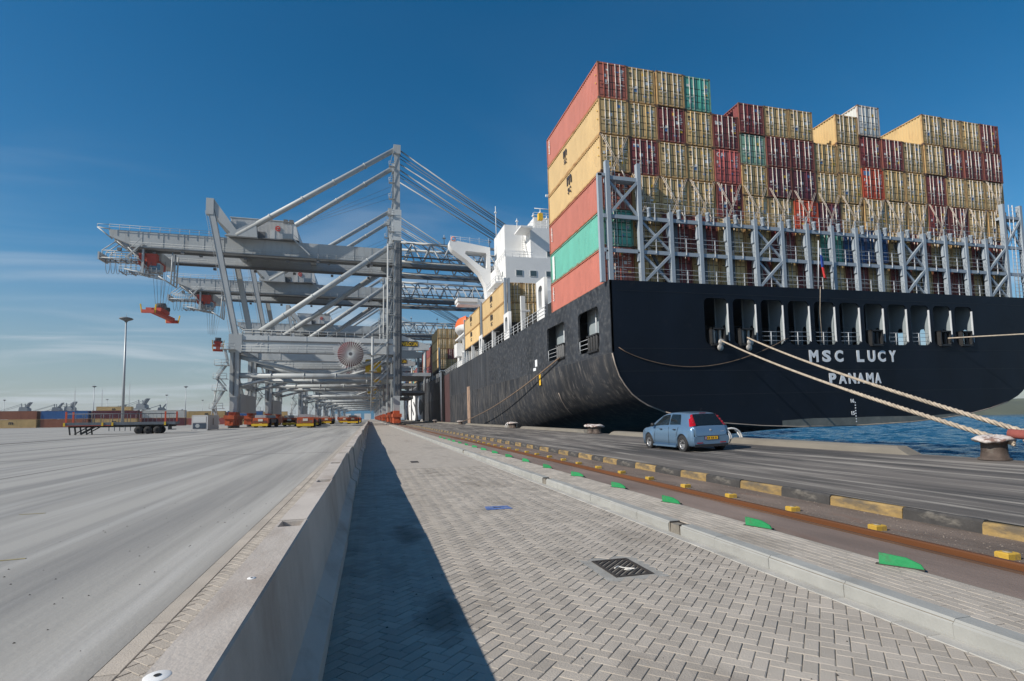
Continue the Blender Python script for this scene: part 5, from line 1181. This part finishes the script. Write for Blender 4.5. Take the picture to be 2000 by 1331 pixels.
# portal walkway, number, stairs, platform
w_ = MB()
for h in (.0, .6, 1.2): w_.tube((XLc+1.5, -1.6, 16.7+h), (-8.2, -1.6, 16.7+h), .06, 5)
for k in range(11): w_.tube((XLc+1.5+k*1.9, -1.6, 16.4), (XLc+1.5+k*1.9, -1.6, 17.9), .06, 5)
for h in (.6, 1.2): w_.tube((XLc+1.5, -.8, 20.3+h), (XRc-1, -.8, 20.3+h), .06, 5)
for k in range(17): w_.tube((XLc+1.5+k*1.95, -.8, 20.3), (XLc+1.5+k*1.95, -.8, 21.5), .06, 5)
P('walkway_railing')(w_); P('walkway', cgrey2)(MB().box(XLc+1.4, -8, -1.7, -.82, 16.3, 16.45))
me = text_mesh('22', 1.9, .03, .03); o = obj('number_sign', me, cwh, cran); o.matrix_local = Matrix(((1, 0, 0, -24.6), (0, 0, -1, -.84), (0, 1, 0, 18.0), (0, 0, 0, 1)))
st_ = MB()
lv = [(-31.9, 1.0), (-31.4, 4.2), (-30.7, 8.0), (-30.8, 10.6), (-30.4, 13.4), (-29.4, 17.0)]
for i, ((xa, za), (xb, zb_)) in enumerate(zip(lv, lv[1:])):
    yy = -1.2-(.9 if i % 2 else 0); xs, xe = (xa-.7, xb+.7) if i % 2 else (xa+.9, xb-.9)
    for d in (0, .8): st_.beam((xs, yy-d, za), (xe, yy-d, zb_), .08, .28); st_.tube((xs, yy-d, za+1), (xe, yy-d, zb_+1), .05, 5)
    for k in range(9): t_ = (k+.5)/9; st_.box(xs+(xe-xs)*t_-.15, xs+(xe-xs)*t_+.15, yy-.8, yy, za+(zb_-za)*t_, za+(zb_-za)*t_+.05)
    st_.box(xb-1.4, xb+1.2, yy-1.2, yy+.6, zb_-.1, zb_)
    for h in (.55, 1.1): st_.tube((xb-1.4, yy-1.2, zb_+h), (xb+1.2, yy-1.2, zb_+h), .05, 5)
    for x in (xb-1.4, xb-.1, xb+1.2): st_.tube((x, yy-1.2, zb_), (x, yy-1.2, zb_+1.1), .05, 5)
st_.tube((-32.8, -2, 0), (-31.2, -2, 11), .12, 6).tube((-31, -2, 0), (-32.0, -2, 8), .09, 6)
P('stair_tower')(st_)
vp = MB().tube((.4, -1.9, 8), (.4, -1.9, 20.5), .28, 8)
for z in (9.0, 12.6, 16.2): vp.beam((.6, -1.9, z), (3.8, -1.9, z+3.2), .1, .3).tube((.6, -2.1, z+1), (3.8, -2.1, z+4.2), .05, 5).box(-.3, 1.4, -2.6, -1.2, z-.1, z)
vp.tube((4.0, -1.9, 21), (5.0, -1.9, 24), .06, 5); P('stair_tower')(vp)
lt = MB()
for z in range(22, 66, 4):
    lt.box(XRc-2.0, XRc-.7, -1.4, -.4, z-.08, z)
    for h in (.5, 1.05): lt.tube((XRc-2.0, -1.4, z+h), (XRc-.7, -1.4, z+h), .05, 5)
    lt.tube((XRc-2.0, -1.4, z), (XRc-2.0, -1.4, z+1.1), .05, 5).beam((XRc-1.9, -1.0, z), (XRc-.9, -1.0, z+4), .1, .12)
lt.tube((XRc-2.1, -.9, 7), (XRc-2.1, -.9, 43), .24, 8)
P('mast_ladder')(lt)
P('electrical_box', cyel)(MB().box(-1.2, 2.4, 1.5, 4.5, 12.7, 15.6)); P('electrical_box', cyel)(MB().box(.6, 2.4, 1.5, 4.5, 10.4, 11.2))
for y in (0, FY):
    P('sign_beam', cwhite)(MB().prism([(XRc+.75, y-.5, 17.6), (XRc+7.6, y-.5, 17.9), (XRc+7.6, y-.5, 19.0), (XRc+.75, y-.5, 21.4)], (0, 1.0, 0))); P('platform_post')(MB().tube((XRc+6.6, y, 8), (XRc+6.6, y, 17.8), .32, 8))
    P('platform_railing')(MB().tube((XRc+1, y-.4, 13.6), (XRc+8, y-.4, 13.6), .05, 5).tube((XRc+1, y-.4, 13.0), (XRc+8, y-.4, 13.0), .05, 5))
P('platform', cgrey)(MB().box(XRc+1.2, XRc+8, -.5, FY+.5, 11.6, 12.4)); P('platform', cgrey2)(MB().box(XRc+1.2, XRc+7.0, .5, FY-.5, 7.6, 8.2))
P('name_board', mat('name board black', (.03, .03, .03), .6, 0, 0))(MB().box(XRc+.9, XRc+4.9, -.56, -.5, 18.6, 19.9))
me = text_mesh('NELCON', 1.25, .02, .03); xs = [v.co.x for v in me.vertices]; s_ = 3.7/(max(xs)-min(xs)); o = obj('name_sign', me, cyel, cran); o.matrix_local = Matrix(((s_, 0, 0, XRc+1.05), (0, 0, -1, -.6), (0, 1, 0, 18.8), (0, 0, 0, 1)))
CRY = [130, 171, 246, 318, 372, 440, 530, 640]
CLAB = ['large grey quay crane with red letter e on its machine house, first beside the ship', 'grey quay crane directly behind the first one, its spreader hanging low', 'third quay crane along the quay, machine house seen between the braces']+['%s quay crane along the quay, far under the others' % s for s in ('fourth', 'fifth', 'sixth', 'seventh', 'eighth')]
for i, y in enumerate(CRY):
    c = cran if i == 0 else copy_tree(cran)
    c.location = (0, y, 0); tag(c, CLAB[i], 'crane', 'quay cranes in a row')
# spreaders under the first two trolleys
spr = empty('spreader', (-46.0, 139, 25.0))
MB().box(-.9, .9, -2.2, 2.2, 1.2, 2.0).box(-.55, .55, -6, 6, .4, 1.2).build('main_beam', cred, spr)
for s_ in (-1, 1):
    MB().box(-1.25, 1.25, s_*6-.25, s_*6+.25, .0, .7).build('end_beam', cred, spr)
    for x in (-1.25, 1.25): MB().beam((x, s_*6, 0), (x+.25*(1 if x > 0 else -1), s_*6.2, 1.9), .22, .22).build('flipper', cyel, spr)
MB().lathe([(.9, -.8), (.9, .8), (0, .8)], (0, 0, 2.6), 12, 'x').lathe([(.5, -1.2), (.5, 1.2)], (0, 1.2, 2.3), 10, 'x').build('head_block', cgrey2, spr)
spr.rotation_euler = (rad(-1.0), 0, rad(-4)); tag(spr, 'red container spreader hanging on ropes from the first crane trolley', 'spreader')
s2 = copy_tree(spr); s2.location = (-43.8, 178, 22.8); s2.rotation_euler = (0, 0, rad(14)); tag(s2, 'small red spreader hanging lower from the second crane trolley', 'spreader')
hr = MB()
for dx in (-.9, .9): hr.tube((dx, 0, 2.4), (dx*1.3, 1, 5.2), .03, 4)
# ---------------------------------------------------------------- yard vehicles and far things
def agv_make():
    e = empty('automated_vehicle', (0, 0, 0))
    MB().box(-1.4, 1.4, -7.2, 7.2, 1.0, 1.5).build('chassis', cgrey2, e)
    for s_ in (-1, 1):
        MB().prism([(-1.5, s_*7.2, .95), (1.5, s_*7.2, .95), (1.5, s_*7.2, 2.1), (-1.5, s_*7.2, 2.1)], (0, -s_*2.2, 0)).build('cabin_end', cor, e)
        MB().box(-1.55, 1.55, min(s_*7.2, s_*8.2), max(s_*7.2, s_*8.2), .35, .85).build('bumper', cyel, e)
        MB().box(-.45, .45, min(s_*7.21, s_*7.25), max(s_*7.21, s_*7.25), 1.35, 1.85).build('number_panel', cwh, e); MB().box(-1.2, .9, min(s_*6.6, s_*5.2), max(s_*6.6, s_*5.2), 2.1, 2.7).build('antenna_housing', cgrey, e)
        for x in (-1.3, 1.3):
            for y in (s_*4.6,): MB().lathe([(.2, -.35), (.85, -.35), (.9, 0), (.85, .35), (.2, .35)], (x, y, .9), 16, 'x').build('wheel', rubber, e)
    MB().box(-1.4, 1.4, -4.8, 4.8, 1.5, 1.75).build('load_bed', cgrey2, e)
    return e
a0 = agv_make()
spots = [(-12.8, 121, 4), (-13.6, 143, 2), (-5.2, 182, 0), (-22.5, 133, 0), (-19.5, 152, 1), (-16, 168, 0), (-13.5, 190, 0), (-9, 212, 0), (-15, 220, 0), (-19, 240, 0), (-5, 225, 0), (-12, 260, 0)]
for i, (x, y, r) in enumerate(spots):
    c = a0 if i == 0 else copy_tree(a0); c.location = (x, y, 0); c.rotation_euler.z = rad(r)
    tag(c, 'low orange automated carrier with yellow bumper parked under the quay cranes', 'carrier', 'automated carriers under the cranes')
# yard trailer
tl_ = empty('yard_trailer', (-32.2, 85.5, 0)); tl_.rotation_euler.z = rad(5)
tag(tl_, 'long dark flatbed yard trailer with orange corner posts standing on legs', 'trailer')
trm = mat('trailer grey', (.12, .135, .155), .6, 0, .2, 1); trr = mat('trailer orange', (.60, .09, .04), .6, 0, .1, 1)
MB().box(-6.2, 6.2, -1.2, 1.2, 1.25, 1.62).build('bed', trm, tl_); MB().box(-6.0, 6.0, -.5, .5, .95, 1.25).build('chassis', darkm, tl_)
MB().box(-5.9, -1.2, -1.22, -1.205, 1.18, 1.23).build('side_stripe', trr, tl_)
for x, y in ((-6.05, -1.1), (-6.05, 1.1), (5.0, -1.1), (5.9, 1.1)): MB().box(x-.09, x+.09, y-.09, y+.09, 1.62, 3.05).build('corner_post', trr, tl_)
r_ = MB()
for y in (-1.15, 1.15):
    r_.tube((-6, y, 2.75), (6, y, 2.75), .04, 5)
    for k in range(13): r_.tube((-6+k, y, 1.6), (-6+k, y, 2.75), .03, 5)
r_.build('side_rail', trm, tl_)
for x in (-5.8, -5.2, -4.6, -4.0): MB().beam((x, -.9, 1.2), (x+.15, -.9, .0), .14, .14).beam((x, .9, 1.2), (x+.15, .9, .0), .14, .14).build('leg', darkm, tl_)
for x in (-5.2, -4.4): MB().beam((x, -.9, .1), (x+1.6, -.9, 1.1), .12, .12).beam((x, .9, .1), (x+1.6, .9, 1.1), .12, .12).build('leg_brace', darkm, tl_)
for x in (-1.4, -.8, -.2, .4, 1.0): MB().box(x-.04, x+.04, -1.1, -1.04, .45, .95).build('guard_bar', trm, tl_)
for x in (1.9, 3.0, 4.1):
    for y in (-.95, .95): MB().lathe([(.18, -.2), (.48, -.2), (.52, -.1), (.52, .1), (.48, .2), (.18, .2)], (x, y, .52), 16, 'y').lathe([(.0, -.12), (.2, -.14)], (x, y, .52), 10, 'y').build('wheel', rubber, tl_)
for x in (-6.2, -2.1, -1.0, 5.0): MB().box(x-.1, x+.1, -1.26, -1.2, 1.15, 1.6).build('twist_lock', cyel, tl_)
MB().box(5.3, 5.9, -1.0, 1.0, .5, .6).box(5.3, 5.36, -1.0, 1.0, .6, 1.2).build('rear_step', trm, tl_)
# reefer box standing on the yard
rf = empty('reefer_container', (-29.3, 104, 0)); rf.rotation_euler.z = rad(-2); tag(rf, 'pale pinkish reefer container alone on the yard beside the trailer', 'container')
rfm = mat('reefer paint', (.52, .46, .42), .6, 0, .06, .6)
MB().box(0, 2.44, 0, 6.06, .12, 2.6).build('body', rfm, rf)
f_ = MB()
for x in (-.01, 2.33):
    for y in (-.01, 5.95): f_.box(x, x+.12, y, y+.12, 0, 2.62)
f_.box(0, 2.44, -.01, .1, 0, .16).box(0, 2.44, -.01, .1, 2.48, 2.61).build('frame', cwh, rf)
MB().box(.2, 2.2, -.05, 0, .3, 1.25).build('cooling_unit', mat('unit dark', (.04, .06, .09), .5, 0, .3, 3), rf); MB().lathe([(.0, 0), (.34, 0)], (.9, -.06, .8), 14, 'y').build('fan', cgrey, rf); MB().box(.2, 2.2, -.03, 0, 1.35, 2.4).build('upper_panel', cwh, rf)
MB().box(2.445, 2.46, 2.7, 3.2, .9, 2.1).build('vent_panel', mat('vent brown', (.2, .15, .12), .7, 0, 0), rf)
# container rows on the yard
yard = []
rows_y = [(-124, 201, 'DM'), (-111, 202, 'TN'), (-98, 203, 'NB'), (-85, 204, 'TD'), (-72, 206, 'DW'), (-118, 226, 'NT'), (-104, 227, 'BT'), (-90, 228, 'NM'), (-66, 232, 'KT'), (-53, 233, 'TB'), (-78, 236, 'NT'), (-140, 205, 'DN'), (-62, 262, 'TM'), (-48, 262, 'NT'), (-92, 262, 'TM'), (-108, 262, 'NDT')]  # mostly dark boxes, shade on the near walls put into their colours
RN = ['beside the tan ones', 'with a tan neighbour', 'under the blue box', 'next to the blue box', 'behind the trailer', 'in the second row', 'in the second row by the blue stack', 'in the second row behind the trailer', 'behind the lone reefer', 'near the crane stairs', 'between trailer and reefer', 'at the end of the row', 'far behind the reefer', 'far behind the crane stairs', 'far behind the trailer', 'far in the tallest stack']
for i, (x, y, s_) in enumerate(rows_y):
    for t_, c_ in enumerate(s_): yard.append((x, y, t_, c_, RN[i]))
for i, (x, y, t_, c_, r) in enumerate(yard):
    e = container(c_, Matrix.Translation((x, y, t_*2.6+.02)) @ Matrix.Rotation(rad(-90+3), 4, 'Z'), '%s container across the yard %s, %s' % (CN[c_], r, TN[t_]), 'containers standing across the yard', 2.59, 0, seed=i)
    if c_ == 'T': 
        o = obj('logo_mark', t_m, inkm, e); o.matrix_local = Matrix(((0, 0, 1, CW+.004), (1.6, 0, 0, 6), (0, 1.6, 0, 1.2), (0, 0, 0, 1)))
# light masts
lmm = mat('galvanised mast', (.36, .38, .40), .5, .4, .1, .3)
lm = empty('light_mast', (0, 0, 0)); MB().tube((0, 0, 0), (0, 0, 31), .40, 12, .19).build('pole', lmm, lm)
MB().lathe([(.3, 30.4), (.5, 30.7), (1.6, 31.2), (1.75, 31.4), (1.5, 31.6), (.4, 31.9), (0, 31.9)], (0, 0, 0), 20).build('lamp_ring', cgrey2, lm); MB().tube((0, 0, 31.8), (0, 0, 33), .04, 5).build('lightning_rod', lmm, lm)
poles = [(-68.3, 180, 1.0, 'tall grey light mast with a flat lamp ring behind the yard trailer'), (-218, 520, .97, 'distant light mast beside the thin radio masts'), (-220, 690, .97, 'far light mast between the trailer and the first crane'), (-243, 455, .55, 'short far light mast at the edge of the container rows'), (-120, 690, 1.0, 'faint light mast seen between the crane legs'), (-140, 480, .9, 'light mast seen through the portal of the first crane'), (-240, 900, 1, 'very faint light mast on the horizon'), (-345, 860, 1, 'faint light mast behind the far gantries')]
for i, (x, y, s_, lab) in enumerate(poles):
    c = lm if i == 0 else copy_tree(lm); c.location = (x, y, 0); c.scale = (s_, s_, s_); tag(c, lab, 'light mast', 'light masts over the yard')
for i, (x, y, h) in enumerate(((-271, 610, 31), (-253, 620, 31), (-282, 760, 47))):
    e = empty('radio_mast', (x, y, 0)); tag(e, ('thin lattice radio mast standing alone over the container rows', 'thinner radio mast next to the distant light mast', 'tallest thin radio mast behind the lamp mast')[i], 'mast')
    m_ = MB()
    for dx, dy in ((-.5, -.3), (.5, -.3), (0, .5)): m_.tube((dx, dy, 0), (dx*.6, dy*.6, h), .12, 5)
    for k in range(int(h/2)): m_.tube((-.5, -.3, k*2), (.5, -.3, k*2+2), .06, 4, cap=False)
    m_.build('lattice', cgrey, e); MB().tube((0, 0, h-.3), (0, 0, h+4), .08, 5).build('aerial', cgrey, e)
# far gantry cranes on the other quay
fg = empty('far_gantry', (0, 0, 0)); fgm = mat('far gantry paint', (.10, .12, .14), .7, 0, .1, .1)
for x in (-14, 14):
    for y in (-8, 8): MB().box(x-1, x+1, y-1, y+1, 0, 32).build('leg', fgm, fg)
    MB().box(x-1, x+1, -8, 8, 12, 14).build('sill', fgm, fg)
for y in (-8, 8): MB().box(-40, 30, y-1.2, y+1.2, 32, 36).box(-14, 14, y-.8, y+.8, 16, 18).build('girder', fgm, fg); MB().beam((14, y, 36), (12, y, 58), 1.6, 1.6, (0, 1, 0)).beam((-36, y, 36), (12, y, 56), .8, .8, (0, 1, 0)).build('mast', fgm, fg); MB().beam((-14, y, 14), (14, y, 32), 1.2, 1.2).build('brace', fgm, fg)
MB().prism([(6, -9, 36), (26, -9, 36), (26, -9, 43), (20, -9, 48), (8, -9, 48)], (0, 18, 0)).build('machine_house', fgm, fg); MB().prism([(26, -7, 60), (30, -7, 62), (16, -7, 36), (12, -7, 36)], (0, 14, 0)).build('raised_boom', fgm, fg)
gpos = [(-724, 1400, .8), (-667, 1400, .78), (-646, 1410, .82), (-575, 1420, .5), (-546, 1400, .7), (-515, 1420, .95), (-478, 1430, .75), (-440, 1440, .5), (-300, 1500, .5)]
for i, (x, y, s_) in enumerate(gpos):
    c = fg if i == 0 else copy_tree(fg); c.location = (x, y, 0); c.scale = (s_, s_, s_*.9); c.rotation_euler.z = rad(12*math.sin(i*2.3)); tag(c, 'dark hazy gantry crane on the horizon beyond the yard', 'crane', 'gantry cranes on the horizon')
# distant sheds closing the view under the cranes
shd = mat('shed blue', (.12, .30, .45), .6, 0, .1, .05)
e = empty('far_shed', (-20, 880, 0)); tag(e, 'low blue shed at the end of the quay under the farthest cranes', 'shed'); MB().box(-40, 40, 0, 30, 0, 16).build('wall', shd, e); MB().box(-41, 41, -1, 31, 16, 17).build('roof', cwh, e)
for k in range(5): MB().box(-34+k*15, -24+k*15, -.1, 0, 0, 9).build('door', cwh, e)
# paint ticks, debris on the yard
tk = mat('faded yellow mark', (.34, .285, .14), .8, 0, .3, 4)
for i, (x, y, ln, r) in enumerate(((-5.6, 6.6, .5, 80), (-7.6, 6.9, .3, 70), (-7.3, 9.6, .4, 75), (-4.6, 8.5, .7, 82), (-6.2, 12.6, .4, 78))):
    o = MB().box(-ln/2, ln/2, -.02, .02, .003, .006).build('paint_mark', tk); o.location = (x, y, 0); o.rotation_euler.z = rad(r-75); tag(o, 'short faded yellow survey mark painted on the concrete yard', 'paint mark', 'yellow marks on the yard')
db = MB()
rr = random.Random(3)
for k in range(220):
    if rr.random() < .45: x, y = rr.uniform(-1.9, -4.5), rr.uniform(2.5, 14)
    else: x, y = rr.uniform(.1, 4.1), 3+rr.random()**1.5*16
    r = rr.uniform(.003, .009); db.add([(x-r, y-r, .002), (x+r*1.4, y-r*.6, .002), (x+r, y+r, .002), (x-r, y+r*.7, .002), (x, y, r+.003)], [(0, 1, 4), (1, 2, 4), (2, 3, 4), (3, 0, 4)])
kind(db.build('debris', mat('grit', (.05, .045, .04), .95, 0, .3, 9, world=True)), 'stuff')['label'] = 'scattered dark grit and crumbs lying on yard and paving'
# dark stains soaked into the paving
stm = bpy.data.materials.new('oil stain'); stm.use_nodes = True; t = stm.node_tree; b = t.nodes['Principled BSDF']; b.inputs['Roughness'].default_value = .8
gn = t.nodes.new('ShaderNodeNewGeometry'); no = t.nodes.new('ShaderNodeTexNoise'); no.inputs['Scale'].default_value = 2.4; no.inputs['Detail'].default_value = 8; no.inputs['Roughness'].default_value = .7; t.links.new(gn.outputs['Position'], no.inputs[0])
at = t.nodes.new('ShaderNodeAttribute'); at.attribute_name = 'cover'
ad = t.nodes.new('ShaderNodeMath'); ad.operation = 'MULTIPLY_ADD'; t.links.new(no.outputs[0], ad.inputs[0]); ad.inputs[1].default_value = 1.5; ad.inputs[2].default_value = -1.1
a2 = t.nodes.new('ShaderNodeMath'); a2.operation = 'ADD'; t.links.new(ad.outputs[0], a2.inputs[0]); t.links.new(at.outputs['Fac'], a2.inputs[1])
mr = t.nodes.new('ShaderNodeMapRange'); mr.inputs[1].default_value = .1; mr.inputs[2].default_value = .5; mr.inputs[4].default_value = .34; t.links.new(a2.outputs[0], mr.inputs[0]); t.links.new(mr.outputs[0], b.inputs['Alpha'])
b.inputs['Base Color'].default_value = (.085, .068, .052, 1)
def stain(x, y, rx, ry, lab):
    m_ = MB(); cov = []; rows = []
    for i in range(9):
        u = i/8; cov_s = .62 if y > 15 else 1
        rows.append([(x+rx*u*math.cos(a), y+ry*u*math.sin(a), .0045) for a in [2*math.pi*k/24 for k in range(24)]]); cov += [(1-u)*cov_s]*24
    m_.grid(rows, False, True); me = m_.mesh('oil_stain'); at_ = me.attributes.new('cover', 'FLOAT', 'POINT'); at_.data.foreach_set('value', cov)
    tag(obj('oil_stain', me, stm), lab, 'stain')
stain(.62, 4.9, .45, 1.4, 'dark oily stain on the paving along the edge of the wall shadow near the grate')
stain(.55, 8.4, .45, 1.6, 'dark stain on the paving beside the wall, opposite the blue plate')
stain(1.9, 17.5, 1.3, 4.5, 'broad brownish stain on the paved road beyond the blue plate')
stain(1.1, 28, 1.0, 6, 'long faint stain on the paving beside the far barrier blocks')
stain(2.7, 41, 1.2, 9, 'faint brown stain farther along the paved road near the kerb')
# ---------------------------------------------------------------- haze
hzm = bpy.data.materials.new('haze'); hzm.use_nodes = True; t = hzm.node_tree; t.nodes.clear()
ho = t.nodes.new('ShaderNodeOutputMaterial'); hv = t.nodes.new('ShaderNodeVolumePrincipled'); hv.inputs['Color'].default_value = (.86, .92, 1, 1); hv.inputs['Density'].default_value = .00010; hv.inputs['Anisotropy'].default_value = .2
t.links.new(hv.outputs[0], ho.inputs['Volume'])
_h = MB().box(-1600, 4100, -310, 5100, -12, 72); kind(_h.build('haze', hzm), 'stuff')['label'] = 'thin pale blue haze over the whole harbour'
